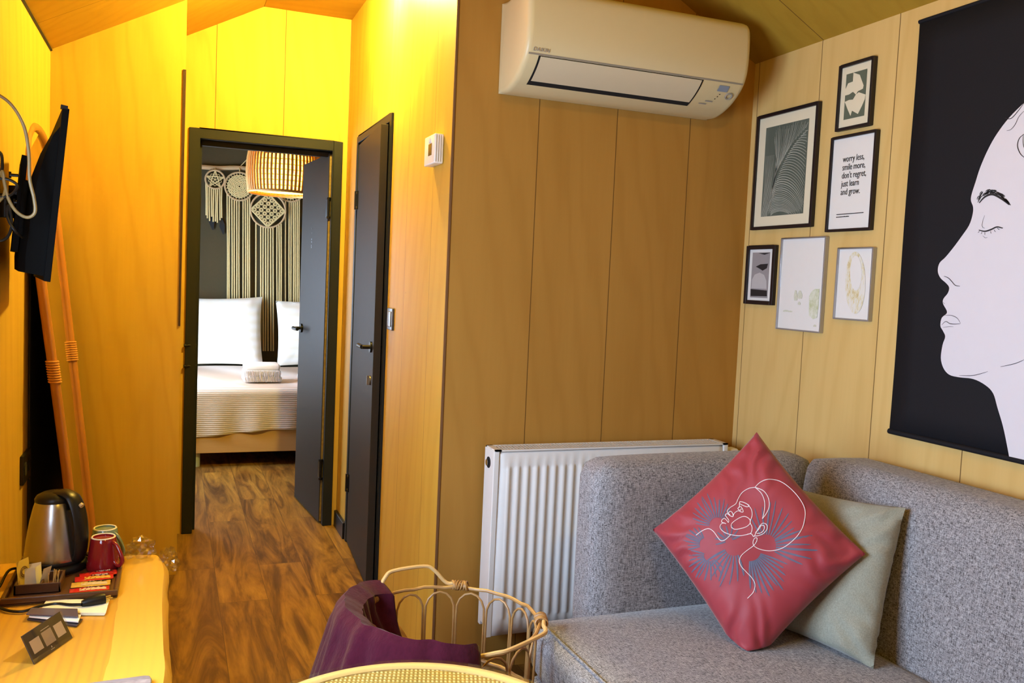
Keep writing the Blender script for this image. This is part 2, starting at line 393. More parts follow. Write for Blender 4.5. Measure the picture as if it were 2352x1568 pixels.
# door 2 (bathroom)
d2 = strut('door_2', (XC, 4.0, 0))
f = MB(); y0, y1, zt = 3.628, 4.372, 2.036
f.box((XC-.010, y0, 0), (XC+.11, y0+.034, zt)); f.box((XC-.010, y1-.034, 0), (XC+.11, y1, zt)); f.box((XC-.010, y0+.034, zt-.034), (XC+.11, y1-.034, zt))
f.build('door_frame', ANTH, d2, bevel=.003)
H = V(.838, 4.335, 0); E_ = V(.800, 3.672, 0); u = (E_-H).normalized(); nn = V(-u.y, u.x, 0); L = (E_-H).length
if nn.x < 0: nn = -nn
leaf = lbox(MB(), 0, L, 0, .032, .008, 1.992).build('door_leaf', LEAF, d2, bevel=.002)
hd = MB(); c_ = lf(L-.06, 0, 1.045)
hd.tube([c_+nn*.002, c_-nn*.008], .024, 20); hd.tube([c_, c_-nn*.04], .009, 10); hd.tube([c_-nn*.04, c_-nn*.042-u*.10], .0095, 10)
hd.tube([c_+nn*.032, c_+nn*.06], .009, 10)
hd.build('door_handle', BLACKM, leaf, smooth=True)
c_ = lf(L-.06, 0, .90); hd = MB(); hd.tube([c_+nn*.002, c_-nn*.006], .021, 20); hd.hexa([c_+v_ for v_ in ([V(0, 0, -.02)-nn*.016+u*.004, V(0, 0, -.02)-nn*.016-u*.004, V(0, 0, -.02)-u*.004, V(0, 0, -.02)+u*.004, V(0, 0, .02)-nn*.016+u*.004, V(0, 0, .02)-nn*.016-u*.004, V(0, 0, .02)-u*.004, V(0, 0, .02)+u*.004])])
hd.build('door_lock', plain('grey_metal', (.25, .22, .18), .3, .8), leaf, smooth=True)
for z in (.31, 1.72):
    h_ = MB(); h_.tube([lf(.012, -.008, z-.045), lf(.012, -.008, z+.045)], .008, 10)
    h_.hexa([lf(-.01, -.006, z-.045), lf(.035, -.006, z-.045), lf(.035, 0, z-.045), lf(-.01, 0, z-.045), lf(-.01, -.006, z+.045), lf(.035, -.006, z+.045), lf(.035, 0, z+.045), lf(-.01, 0, z+.045)])
    hh = h_.build('door_hinge', BLACKM, leaf, smooth=True)
    for k in (-.035, .035): s_ = MB().tube([lf(.022, -.005, z+k), lf(.022, -.009, z+k)], .006, 10).build('screw', CHROME, hh)
# pale toilet seen through the gap
wc = thing('toilet', (1.12, 4.3, 0), 'pale toilet glimpsed low through the gap of the bathroom door', 'toilet')
MB().lathe([(.10, 0), (.12, .05), (.13, .2), (.175, .36), (.18, .38)], (1.12, 4.26, 0), 28).build('bowl', WHITEP, wc, smooth=True)
MB().lathe([(.185, .385), (.187, .41), (.15, .42), (0, .422)], (1.12, 4.26, 0), 28).build('lid', WHITEP, wc, smooth=True)
MB().rbox((.96, 4.42, .30), (1.32, 4.59, .78), .02).build('cistern', WHITEP, wc, smooth=True)
# ------------------------------------------------------------------ hall spot + added, unseen living lamp fixtures
def spotlamp(x, y, label):
    t = thing('ceiling_lamp', (x, y, RIDGE), label, 'lamp')
    MB().lathe([(.045, RIDGE-.015), (.045, RIDGE)], (x, y, 0), 24).build('canopy', BLACKM, t, smooth=True)
    MB().tube([V(x, y, RIDGE-.015), V(x, y, RIDGE-.04)], .018, 14).build('socket', BLACKM, t, smooth=True)
spotlamp(.70, 3.60, 'small warm ceiling lamp above the bathroom door')
spotlamp(.74, .55, 'small warm ceiling lamp, unseen, added over the living area')
# ------------------------------------------------------------------ air conditioner
ac = thing('air_conditioner', (1.40, YB, 2.1), 'white split air conditioner mounted high on the plywood wall', 'air conditioner')
AX0, AX1 = .996, 1.812
prof = [(2.776, 2.268), (2.590, 2.268), (2.560, 2.264), (2.541, 2.250), (2.533, 2.225), (2.530, 2.17), (2.532, 2.12), (2.540, 2.082), (2.556, 2.052), (2.585, 2.024), (2.625, 1.998), (2.665, 1.982), (2.715, 1.972), (2.776, 1.976)]
b = MB(); ns = 24; xs = []
for i in range(ns+1): xs.append(AX0+(AX1-AX0)*i/ns)
pts = smoothpts([V(0, y, z) for y, z in prof], 4)
def acring(x, ins):
    cy, cz = 2.70, 2.13
    out = []
    for p in pts:
        q = V(x, p.y, p.z)
        if ins: d = V(0, cy-p.y, cz-p.z); q = q+d.normalized()*ins if p.y < 2.77 else q
        out.append(q)
    return out
sec = [(AX0, .016), (AX0+.003, .007), (AX0+.010, .001), (AX0+.02, 0), (AX1-.02, 0), (AX1-.010, .001), (AX1-.003, .007), (AX1, .016)]
vs = []; m = len(pts)
for x, ins in sec: vs += acring(x, ins)
fs = [(i*m+k, (i+1)*m+k, (i+1)*m+k+1, i*m+k+1) for i in range(len(sec)-1) for k in range(m-1)]
fs += [list(range(m)), [(len(sec)-1)*m+k for k in range(m)][::-1], ]
b.add(vs, fs); ACW = plain('ac_white_lamplit', (.66, .55, .31), .38, var=.02)  # white casing, with the yellow of warm light put into its colour
body = b.build('body', ACW, ac, smooth=35)
def arc(s0, s1, off, x0, x1, name, mat, par, k=8):
    # piece of the front skin between profile parameters, lifted by off
    n_ = len(pts)-1; vs = []
    for i in range(k+1):
        s = (s0+(s1-s0)*i/k)*n_; j = min(int(s), n_-1); t = s-j; p = pts[j].lerp(pts[j+1], t); tg = (pts[j+1]-pts[j]).normalized(); nr = V(0, tg.z, -tg.y)
        if nr.y > 0 and p.y < 2.6: nr = -nr
        if nr.z > 0 and p.z < 2.1: nr = -nr
        q = p+nr*off; vs += [V(x0, q.y, q.z), V(x1, q.y, q.z)]
    mb = MB().add(vs, [(2*i, 2*i+1, 2*i+3, 2*i+2) for i in range(k)])
    return mb.build(name, mat, par, smooth=60)
FX0, FX1 = 1.045, 1.640
arc(.585, .598, .0008, AX0+.012, AX1-.012, 'seam', plain('seam_grey', (.28, .24, .18), .6), body)
arc(.600, .812, .0012, FX0-.002, FX1+.004, 'outlet_slot', GAP, ac)
arc(.603, .770, .0035, FX0+.004, FX1-.003, 'flap', plain('ac_flap', (.62, .53, .36), .4, var=.02), ac)
arc(.62, .665, .002, 1.712, 1.752, 'display', plain('display_blue', (.22, .26, .34), .3), ac, 3)
for k in range(3): arc(.683+.018*k, .689+.018*k, .002, 1.728-.0035*k, 1.732-.0035*k, 'indicator', GAP, ac, 1)
arc(.74, .748, .002, 1.692, 1.722, 'marking', plain('grey_print', (.3, .28, .25), .6), ac, 1)
arc(.765, .773, .002, 1.675, 1.705, 'marking', plain('grey_print', (.3, .28, .25), .6), ac, 1)
def acpt(s, off=0):
    n_ = len(pts)-1; s *= n_; j = int(s); t = s-j; p = pts[j].lerp(pts[j+1], t); tg = (pts[j+1]-pts[j]).normalized(); nr = V(0, tg.z, -tg.y)
    if nr.z > 0: nr = -nr
    return p+nr*off, tg, nr
p, tg, nr = acpt(.69, .002)
c_ = V(1.768, p.y, p.z); ring = MB(); ring.tube([c_+(V(1, 0, 0)*math.cos(a)+tg*math.sin(a))*.012 for a in [2*pi*k/24 for k in range(24)]], .0028, 6, closed=True); ring.build('button_ring', plain('grey_print', (.3, .28, .25), .6), ac, smooth=True)
p, tg, nr = acpt(.572, .001)
text('logo', 'DAIKIN', .016, V(1.02, p.y-.0015, p.z), (1, 0, 0), -tg, plain('grey_print', (.3, .28, .25), .6), ac, spacing=1.05)
# ------------------------------------------------------------------ radiator
rad = thing('radiator', (1.45, 2.70, .16), 'white panel radiator on the plywood wall behind the sofa', 'radiator')
RX0, RX1, RZ0, RZ1, RY0, RY1 = .990, 1.905, .165, .800, 2.645, 2.742
RW = plain('radiator_white', (.80, .80, .79), .3, var=.02)
# ribbed front panel
prx = []; x = RX0+.045; prx.append((RX0+.02, 0)); sp = .0335
while x < RX1-.05:
    prx += [(x, .000), (x+.004, -.0045), (x+.009, -.0065), (x+.014, -.0045), (x+.018, .000), (x+.026, .0018)]; x += sp
prx.append((RX1-.02, 0)); vs = []
zz = [RZ0+.004, RZ0+.055, RZ0+.066, RZ1-.066, RZ1-.055, RZ1-.016, RZ1-.008]
for z in zz:
    amp = 0 if z in (zz[0], zz[1], zz[4], zz[5], zz[6]) else 1
    for (px, py) in prx: vs.append(V(px, RY0+.012+py*amp+(.004 if z == zz[-1] else 0), z))
m = len(prx); fs = [(i*m+k, i*m+k+1, (i+1)*m+k+1, (i+1)*m+k) for i in range(len(zz)-1) for k in range(m-1)]
MB().add(vs, fs).build('front_panel', RW, rad, smooth=50, solid=.0015)
MB().box((RX0+.02, RY1-.020, RZ0), (RX1-.02, RY1-.012, RZ1-.012)).build('back_panel', RW, rad)
s_ = MB(); s_.prism([V(RX0, RY0+.010, RZ0), V(RX0, RY0+.045, RZ0), V(RX0, RY0+.047, RZ0+.035), V(RX0, RY1-.022, RZ0+.035), V(RX0, RY1-.020, RZ0+.02), V(RX0, RY1, RZ0+.02), V(RX0, RY1, RZ1-.004), V(RX0, RY0+.006, RZ1-.004)], (.020, 0, 0))
sc_ = s_.build('side_cover', RW, rad, bevel=.003)
MB().rbox((RX1-.02, RY0+.006, RZ0), (RX1, RY1, RZ1-.004), .004).build('side_cover', RW, rad, smooth=True)
hole = MB().lathe([(.019, 0), (.019, -.0015), (0, -.0016)], (RX0, 2.70, RZ1-.05), 24, 'x'); hole.build('port_hole', GAP, sc_)
MB().lathe([(.010, 0), (.011, -.007), (.004, -.009), (0, -.009)], (RX0-.001, 2.70, RZ1-.05), 16, 'x').build('vent_plug', CHROME, sc_, smooth=True)
g_ = MB(); g_.box((RX0+.004, RY0+.004, RZ1-.005), (RX1-.004, RY0+.014, RZ1)); g_.box((RX0+.004, RY1-.008, RZ1-.005), (RX1-.004, RY1, RZ1)); g_.box((RX0+.004, RY0+.004, RZ1-.005), (RX0+.026, RY1, RZ1)); g_.box((RX1-.026, RY0+.004, RZ1-.005), (RX1-.004, RY1, RZ1))
g_.box((RX0+.004, 2.690, RZ1-.005), (RX1-.004, 2.694, RZ1-.001))
x = RX0+.03
while x < RX1-.03: g_.hexa([V(x, RY0+.01, RZ1-.004), V(x+.0055, RY0+.01, RZ1-.004), V(x+.0135, RY1-.004, RZ1-.004), V(x+.008, RY1-.004, RZ1-.004), V(x, RY0+.01, RZ1-.0005), V(x+.0055, RY0+.01, RZ1-.0005), V(x+.0135, RY1-.004, RZ1-.0005), V(x+.008, RY1-.004, RZ1-.0005)]); x += .0112
g_.build('top_grille', RW, rad)
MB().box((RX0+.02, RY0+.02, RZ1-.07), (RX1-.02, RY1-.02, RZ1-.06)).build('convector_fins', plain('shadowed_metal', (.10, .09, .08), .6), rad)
v_ = MB(); v_.tube([V(RX1, 2.69, RZ1-.045), V(RX1+.03, 2.69, RZ1-.045)], .012, 14); v_.rbox((RX1+.02, 2.665, RZ1-.06), (RX1+.06, 2.715, RZ1-.025), .01)
v_.build('thermostat_valve', WHITEP, rad, smooth=True)
p_ = MB(); p_.tube([V(RX1+.04, 2.69, RZ1-.06), V(RX1+.04, 2.69, .0)], .009, 12); p_.build('pipe', WHITEP, rad, smooth=True)
# wall brackets carry it
for x in (RX0+.15, RX1-.15): MB().box((x, RY1-.004, .3), (x+.03, YB, .7)).build('wall_bracket', WHITEP, rad)
# ------------------------------------------------------------------ sofa
sofa = thing('corner_sofa', (1.45, 1.4, 0), 'grey tweed corner sofa with high padded backs in the right corner', 'sofa')
def cushionbox(a, b, r, puff, seg=5, nsub=14):
    # rounded box with soft bulging faces
    a = Vector(a); b = Vector(b); bm = bmesh.new(); bmesh.ops.create_cube(bm, size=1)
    bmesh.ops.subdivide_edges(bm, edges=bm.edges[:], cuts=nsub, use_grid_fill=True)
    c = (a+b)/2; h = (b-a)/2
    for v in bm.verts:
        p = Vector([v.co[i]*2*h[i] for i in range(3)])
        q = Vector([max(-(h[i]-r[i]), min(h[i]-r[i], p[i])) for i in range(3)])
        d = p-q
        k = Vector([d[i]/r[i] for i in range(3)])
        if k.length > 1e-6:
            mx = max(abs(k[0]), abs(k[1]), abs(k[2])); k2 = k.normalized()*mx; d = Vector([k2[i]*r[i] for i in range(3)])
        p = q+d
        t = [1-(abs(p[i])/h[i])**3 for i in range(3)]
        for i in range(3):
            o_ = [j for j in range(3) if j != i]
            if abs(p[i]) > h[i]*.55: p[i] += math.copysign(puff[i]*max(0, t[o_[0]])*max(0, t[o_[1]]), p[i])
        v.co = p+c
    bm.verts.index_update(); mb = MB().add([v.co.copy() for v in bm.verts], [[v.index for v in f.verts] for f in bm.faces]); bm.free(); return mb
cushionbox((.925, .45, .27), (1.76, 2.165, .432), (.05, .05, .045), (.004, .004, .006)).build('seat', GREYFAB, sofa, smooth=60)
MB().rbox((.935, .47, .06), (1.95, 2.15, .275), .02).build('base', GREYFAB, sofa, smooth=40)
cushionbox((1.128, 2.165, .06), (1.90, 2.325, .846), (.055, .05, .045), (.004, .008, .008)).build('backrest', GREYFAB, sofa, smooth=60)
# right back: leans a little (top further from the room)
rb = cushionbox((1.745, .45, .30), (1.985, 2.135, .872), (.055, .06, .06), (.010, .004, .006))
for v in rb.v: v.x += max(0, v.z-.42)*.13*max(0, (1.99-v.x)/.24); 
rb.build('backrest', GREYFAB, sofa, smooth=60)
MB().tube([V(.95+.0, .47, .428), V(.955, 1.3, .4325), V(.95, 2.12, .428)], .0035, 6).build('piping', GREYFAB, sofa, smooth=True)
for (x, y) in ((1.0, .55), (1.0, 2.05), (1.88, .55), (1.88, 2.3)): MB().lathe([(.02, 0), (.025, .07)], (x, y, 0), 12).build('leg', BLACKP, sofa, smooth=True)
# ------------------------------------------------------------------ cushions
class Cush:
    def __init__(s, cs, puff, pinch=.07, seed=1):
        s.c = [Vector(q) for q in cs]; s.puff = puff; s.pinch = pinch; s.seed = seed   # corners: c0(u0,v0) c1(u1,v0) c2(u1,v1) c3(u0,v1)
        s.n = (s.c[2]-s.c[0]).cross(s.c[3]-s.c[1]).normalized()
        if s.n.dot(O-s.c[0]) < 0: s.n = -s.n
        s.ctr = sum(s.c, V(0, 0, 0))/4
    def P(s, u, v, side=1, off=0):
        a, b = 2*u-1, 2*v-1
        # concave edges
        pu = .5+(u-.5)*(1-s.pinch*(1-b*b)*abs(a)**2*1.0); pv = .5+(v-.5)*(1-s.pinch*(1-a*a)*abs(b)**2*1.0)
        p = s.c[0]*(1-pu)*(1-pv)+s.c[1]*pu*(1-pv)+s.c[2]*pu*pv+s.c[3]*(1-pu)*pv
        e = max(0, (1-a**4)*(1-b**4)); h = s.puff*(e**.55)
        q = Vector((u*3.1+s.seed, v*3.1, side*2.0+s.seed))
        edge = min(1-abs(a), 1-abs(b))
        wr = .011*noise.noise(q*1.4)*min(1, e*3)
        # folds radiating from the corners
        rad_ = math.atan2(b, a); cr = abs(a*b)
        wr += .010*math.sin(rad_*24+s.seed*3+5*noise.noise(q*2))*min(1, cr*1.6)*min(1, edge*9)*max(0, 1-edge*1.6)
        return p+s.n*(side*(h+wr)+off*side)
    def mesh(s, n=44):
        mb = MB()
        mb.grid(lambda u, v: s.P(u, v, 1), n, n); mb.grid(lambda u, v: s.P(u, v, -1), n, n); return mb
    def uv(s, x, y):           # place of a printed mark on the front surface
        u, v = .5, .5
        for _ in range(12):
            p = proj(s.P(u, v)); e = 1e-3; pu = proj(s.P(u+e, v)); pv = proj(s.P(u, v+e))
            a, b, c, d = (pu[0]-p[0])/e, (pv[0]-p[0])/e, (pu[1]-p[1])/e, (pv[1]-p[1])/e; D = a*d-b*c
            if abs(D) < 1e-9: break
            rx, ry = x-p[0], y-p[1]; u += (d*rx-b*ry)/D; v += (-c*rx+a*ry)/D
            u = max(.02, min(.98, u)); v = max(.02, min(.98, v))
        return u, v
# sage green one, behind
gB0 = at(1640, 1432, 2, .435); gB1 = at(2006, 1536, 2, .437)
gn = None
gdi = V(-.25, .97, 0).normalized()*.40; gB1.z = .437; gB0 = gB1+gdi; gT1 = at(2080, 1166, 0, 1.772); gT0 = gT1+gdi-V(0, 0, .02)
gC = Cush([gB0, gB1, gT1, gT0], .055, .05, 4)
GREENF = fabric('sage_linen', (.25, .26, .205), (.37, .38, .31), 900, .9, .25)
tag(gC.mesh().build('throw_cushion', GREENF, None, smooth=60, base=gC.ctr-V(0, 0, .2)), 'plain sage green linen cushion leaning behind the red cushion', 'cushion')
# red diamond
rB = at(1722, 1484, 2, .436); up_ = V(.02, .17, .46).normalized()
nrm = V(-.70, -.60, .36).normalized()
rT = onpl(1738, 992, rB, nrm); rL = onpl(1499, 1216, rB, nrm); rR = onpl(1988, 1272, rB, nrm)
rB2 = onpl(1718, 1545, rB, nrm); rC = Cush([rB2, rR, rT, rL], .062, .055, 9)
_P0 = rC.P
def _P1(u, v, side=1, off=0):
    p = _P0(u, v, side, off); k = .452-p.z
    if k > 0: p = p+rC.n*side*k*.25; p.z = .438+.014*math.exp(-k*30)
    return p
rC.P = _P1
nred = NT('brick_red_velour', .55, 0, .35); _f = nred.noise(nred.mapping(), 9); _g = nred.noise(nred.mapping(), 500, 2)
nred.col(nred.mix((.29, .030, .042), (.37, .048, .062), _f)); nred.bump(_g, .15, .0006); nred.b.inputs['Sheen Weight'].default_value = .35; nred.b.inputs['Sheen Roughness'].default_value = .4
red = rC.mesh(56).build('throw_cushion', nred.m, None, smooth=60, base=rC.ctr-V(0, 0, .3)); tag(red, 'brick red cushion standing on one corner with white line drawn face and palm leaves', 'cushion')
def zc_(p): return (1560+p[0]/4.9, 1080+p[1]/4.9)
def rpath(pl, off, k=5):
    uv = [rC.uv(*zc_(p)) for p in pl]; sm = smoothpts([V(a, b, 0) for a, b in uv], k); return [rC.P(q.x, q.y, 1, off) for q in sm]
leaves = MB()
def blade(c, ang, r0_, ln, w, bend=.12):
    a = math.radians(ang); d = (math.cos(a), -math.sin(a)); s_ = (-d[1], d[0]); pl = []
    for t in (0, .25, .5, .75, 1): pl.append((c[0]+d[0]*(r0_+ln*t)+s_[0]*bend*ln*t*t, c[1]+d[1]*(r0_+ln*t)+s_[1]*bend*ln*t*t))
    P_ = rpath(pl, .0007, 3); n_ = len(P_); ws = [w*(.35+.65*math.sin(pi*min(1, .15+.8*i/(n_-1)))**.8)*(1 if i < n_-1 else .1) for i in range(n_)]
    leaves.strip(P_, [x/4.9*.00100 for x in ws], rC.n)
random.seed(3)
def fan(c, a0, a1, n_, r0_, l0, l1, w, bend=.1):
    for i in range(n_):
        t = i/(n_-1); blade(c, a0+(a1-a0)*t, r0_, (l0+(l1-l0)*math.sin(pi*t))*random.uniform(.85, 1.1), w*.85*random.uniform(.8, 1.2), bend*(1 if t > .5 else -1))
fan((430, 620), 50, 178, 13, 90, 170, 270, 22)
fan((300, 830), 110, 200, 8, 70, 130, 190, 24)
fan((340, 960), 160, 322, 12, 60, 160, 220, 24)
fan((620, 850), 205, 292, 8, 110, 230, 360, 28)
fan((560, 790), 20, 200, 8, 40, 110, 150, 26)
fan((800, 900), 268, 342, 11, 120, 330, 430, 30, .06)
fan((960, 850), 332, 385, 6, 130, 350, 470, 30, .05)
fan((980, 830), 28, 122, 9, 110, 260, 380, 24, .06)
leaves.build('leaf_print', plain('print_slate_blue', (.10, .105, .17), .65, var=.3, vs=60), red)
lines = MB()
LA = [[(190, 730), (260, 680), (330, 655), (385, 685), (430, 745), (470, 790), (520, 780), (580, 725)],
      [(530, 600), (500, 590), (480, 580), (485, 555), (510, 540), (535, 560), (555, 585), (560, 560), (535, 525), (520, 500), (545, 488), (575, 510), (605, 520), (605, 485), (580, 460), (555, 480), (575, 500)],
      [(548, 480), (545, 450), (580, 415), (640, 375), (665, 320), (710, 250), (780, 205), (855, 190)],
      [(855, 190), (920, 250), (955, 320), (965, 400), (955, 480), (938, 545)], [(855, 190), (950, 230), (1005, 310), (1015, 400), (985, 480), (938, 545)],
      [(855, 190), (920, 130), (1020, 100), (1130, 120), (1250, 200), (1350, 310), (1410, 420), (1415, 540), (1370, 680), (1280, 790), (1160, 875), (1030, 905), (920, 890), (850, 855), (832, 810), (850, 765), (878, 762), (870, 805), (835, 850), (760, 905), (700, 960), (678, 1020), (700, 1080), (760, 1145), (820, 1210), (855, 1280), (840, 1360), (800, 1410), (770, 1440)],
      [(608, 520), (625, 480), (665, 455), (700, 468), (722, 465), (712, 430), (690, 405), (662, 430), (690, 450), (700, 430)],
      [(680, 420), (680, 370), (690, 352), (740, 365), (788, 395), (765, 410), (715, 392), (682, 375)],
      [(770, 380), (815, 440), (822, 510), (800, 580), (822, 640), (812, 700), (770, 720), (680, 735), (580, 722), (500, 690), (460, 640), (480, 598), (515, 592)],
      [(592, 650), (592, 600), (660, 545), (730, 518), (785, 540), (802, 585), (765, 630), (690, 655), (625, 662), (590, 640)],
      [(770, 718), (815, 715), (840, 745), (860, 715), (900, 640), (940, 595), (985, 610), (990, 660), (950, 710), (890, 735), (850, 738)],
      [(860, 700), (905, 655), (920, 625), (955, 620), (958, 660), (925, 700), (875, 712)]]
for pl in LA: lines.tube(rpath(pl, .0010, 5), .0010, 5)
lines.build('line_drawing', plain('print_white', (.85, .78, .80), .6), red, smooth=True)
# ------------------------------------------------------------------ pictures on the right wall
FX = XR-.016; BLK = plain('black_frame', (.010, .006, .009), .35); SILV = plain('silver_frame', (.42, .42, .44), .3, .6)
PAPER = plain('white_paper', (.78, .77, .75), .7, var=.02); CREAM = plain('cream_mat', (.74, .68, .50), .7, var=.02)
def picture(yf, yn, z0, z1, fw, fm, label, mat, depth=.016):
    t = thing('framed_picture', (XR, (yf+yn)/2, z0), label, 'picture', 'pictures on the right wall')
    xf = XR-depth; f = MB()
    for q in ((yn, yn+fw, z0, z1), (yf-fw, yf, z0, z1), (yn+fw, yf-fw, z0, z0+fw), (yn+fw, yf-fw, z1-fw, z1)): f.box((xf, q[0], q[2]), (XR-.0005, q[1], q[3]))
    f.build('frame', fm, t, bevel=.001)
    MB().box((XR-.008, yn+fw, z0+fw), (XR-.004, yf-fw, z1-fw)).build('sheet', mat, t)
    return t, XR-.0085
def wpt(yz, x): return V(x, yz[0], yz[1])
# fern picture
t, xs_ = picture(2.727, 2.395, 1.585, 2.001, .011, BLK, 'largest black framed picture of pale palm fronds on dark green', CREAM)
nf = NT('palm_print_ground', .7); nf.col(nf.mix((.05, .07, .055), (.13, .15, .12), nf.noise(nf.mapping((1, 1, .3)), 14, 3))); PY0, PY1, PZ0, PZ1 = 2.446, 2.676, 1.632, 1.953
ground = MB().box((xs_-.0006, PY0, PZ0), (xs_, PY1, PZ1)).build('print', nf.m, t)
fr = MB()
def Y_(a): return PY1-(PY1-PY0)*a       # a: left to right in the picture
def Z_(b): return PZ1-(PZ1-PZ0)*b
def clipa(a, b): return max(0, min(1, a)), max(0, min(1, b))
MID = [(.23, 1.0), (.205, .86), (.27, .68), (.42, .46), (.66, .25), (1.0, .08)]
def midp(t):
    p = smoothpts([V(a_, b_, 0) for a_, b_ in MID], 8); k = t*(len(p)-1); i = min(int(k), len(p)-2); return p[i].lerp(p[i+1], k-i)
def frond(p0, ang0, ang1, ln, w):
    pl = []; p = p0.copy(); n_ = 12
    for k in range(n_+1):
        if not (0 <= p.x <= 1 and 0 <= p.y <= 1): break
        pl.append(V(xs_-.0012, Y_(p.x), Z_(p.y))); a_ = math.radians(ang0+(ang1-ang0)*(k/n_)**.7); p = p+V(math.cos(a_)*ln/n_, -math.sin(a_)*ln/n_*.72, 0)
    if len(pl) > 1: fr.strip(pl, [w*(1-.6*(j/len(pl))) for j in range(len(pl))], (1, 0, 0))
random.seed(11)
for i in range(40):
    t = .04+.92*i/39; frond(midp(t)+V(.02, .01, 0), 28-22*(t), -62-12*t, .95-.25*t, .0031*random.uniform(.6, 1.1))
for i in range(34):
    t = .04+.96*i/33; frond(midp(t)-V(.03, 0, 0), 66-8*t+random.uniform(-2, 2), 106-12*t, 1.1, .0024*random.uniform(.5, 1.1))
for i in range(8): frond(V(.01+.02*i, 1.0, 0), 80, 96-i, .95, .002)
fr.build('palm_fronds', plain('frond_pale', (.40, .42, .36), .7, var=.3, vs=40), ground)
# shapes picture
t, xs_ = picture(2.310, 2.157, 1.887, 2.097, .009, BLK, 'small black framed print of cream leaf shapes on green, uppermost', CREAM)
g0 = MB().box((xs_-.0006, 2.190, 1.921), (xs_, 2.280, 2.065)).build('print', plain('olive_grey', (.105, .125, .085), .7), t)
sh = MB()
def zs(p): q = at(1680+p[0]*400/896, 100+p[1]*700/1568, 0, xs_-.0010); return q
for poly in ([(628, 150), (660, 160), (680, 215), (676, 232), (650, 245), (640, 262), (625, 248), (605, 262), (583, 268), (585, 240), (600, 205), (625, 195)],
             [(640, 262), (655, 250), (690, 262), (686, 285), (672, 318), (650, 362), (620, 345), (612, 372), (598, 340), (583, 300), (605, 290), (625, 288)]):
    sh.prism([zs(p) for p in poly], (.0004, 0, 0))
sh.build('leaf_shapes', CREAM, g0)
# text picture
t, xs_ = picture(2.325, 2.124, 1.563, 1.869, .008, BLK, 'black framed white sheet printed with a five line motto', PAPER)
INK = plain('ink', (.015, .012, .014), .7)
text('motto', "worry less,\nsmile more,\ndon't regret,\njust learn\nand grow.", .0285, V(xs_-.0006, 2.270, 1.785), (0, -1, 0), (0, 0, 1), INK, t, squash=.76, line=.92, spacing=.98, bold=0.0)
MB().box((xs_-.0008, 2.163, 1.6170), (xs_, 2.282, 1.6195)).build('rule', INK, t)
sp_m = MB(); random.seed(4); y_ = 2.283
while y_ > 2.226: w_ = random.uniform(.0012, .0032); sp_m.box((xs_-.0008, y_-w_, 1.6085), (xs_, y_, 1.6085+random.choice((.0022, .0030)))); y_ -= w_+.0009
sp_m.build('small_print', INK, t)
# abstract picture bottom left
t, xs_ = picture(2.741, 2.573, 1.312, 1.527, .014, BLK, 'small thick black framed abstract of grey and black shapes by the corner', PAPER)
g0 = MB().box((xs_-.0006, 2.609, 1.336), (xs_, 2.710, 1.502)).build('print', plain('mauve_grey', (.30, .28, .29), .7), t)
def q3(pl, mat, nm, par, dx=0):
    sh = MB(); sh.prism([at(1680+p[0]*400/896, 100+p[1]*700/1568, 0, xs_-.0010-dx) for p in pl], (.0004, 0, 0)); return sh.build(nm, mat, par)
q3([(125, 1147), (150, 1135), (188, 1132), (182, 1155), (160, 1168), (145, 1158)], INK, 'black_shape', g0)
q3([(98, 1262), (182, 1270), (182, 1300), (98, 1298)], INK, 'black_shape', g0)
q3([(140, 1078), (200, 1076), (170, 1086)], INK, 'black_shape', g0)
q3([(102, 1258), (105, 1215), (120, 1188), (145, 1178), (168, 1190), (180, 1220), (180, 1262)], plain('pale_grey', (.48, .47, .48), .7), 'grey_shape', g0)
# white sheet centre
t, xs_ = picture(2.545, 2.316, 1.230, 1.549, .004, SILV, 'tall white print with faint green wash in a thin silver frame', PAPER)
ny = NT('green_wash', .75); f_ = ny.noise(ny.mapping(), 45, 4, .7); ny.col(ny.mix((.74, .76, .66), (.42, .48, .22), ny.math('MULTIPLY', ny.math('SUBTRACT', f_, .36), 2.4))); WASH = ny.m
q3([(398, 1400), (400, 1300), (412, 1275), (430, 1262), (452, 1262), (448, 1340), (440, 1410), (420, 1418)], WASH, 'wash', t)
for c_ in ((330, 1300, 9, 28), (352, 1295, 12, 22), (348, 1337, 7, 9), (280, 1375, 16, 5), (302, 1378, 12, 4), (428, 1452, 8, 6)):
    q3([(c_[0]+c_[2]*math.cos(a), c_[1]+c_[3]*math.sin(a)*(1+.3*math.sin(3*a))) for a in [2*pi*k/10 for k in range(10)]], plain('faint_wash', (.62, .64, .52), .8, var=.2, vs=200), 'wash', t)
# gold print
t, xs_ = picture(2.260, 2.103, 1.281, 1.509, .004, SILV, 'white print with mottled gold oval in a thin silver frame', PAPER)
ny = NT('gold_mottle', .6); f_ = ny.noise(ny.mapping((1, 1, .4)), 60, 5, .75); ny.col(ny.ramp(f_, [(.45, (.76, .75, .70)), (.55, (.72, .66, .44)), (.63, (.58, .46, .20)), (.7, (.75, .73, .68))])); GOLD = ny.m
q3([(637+52*math.cos(a), 1230+160*math.sin(a)) for a in [2*pi*k/30 for k in range(30)]], GOLD, 'gold_oval', t)
q3([(640+30*math.cos(a), 1180+90*math.sin(a)) for a in [2*pi*k/24 for k in range(24)]], PAPER, 'pale_centre', t, .0008)
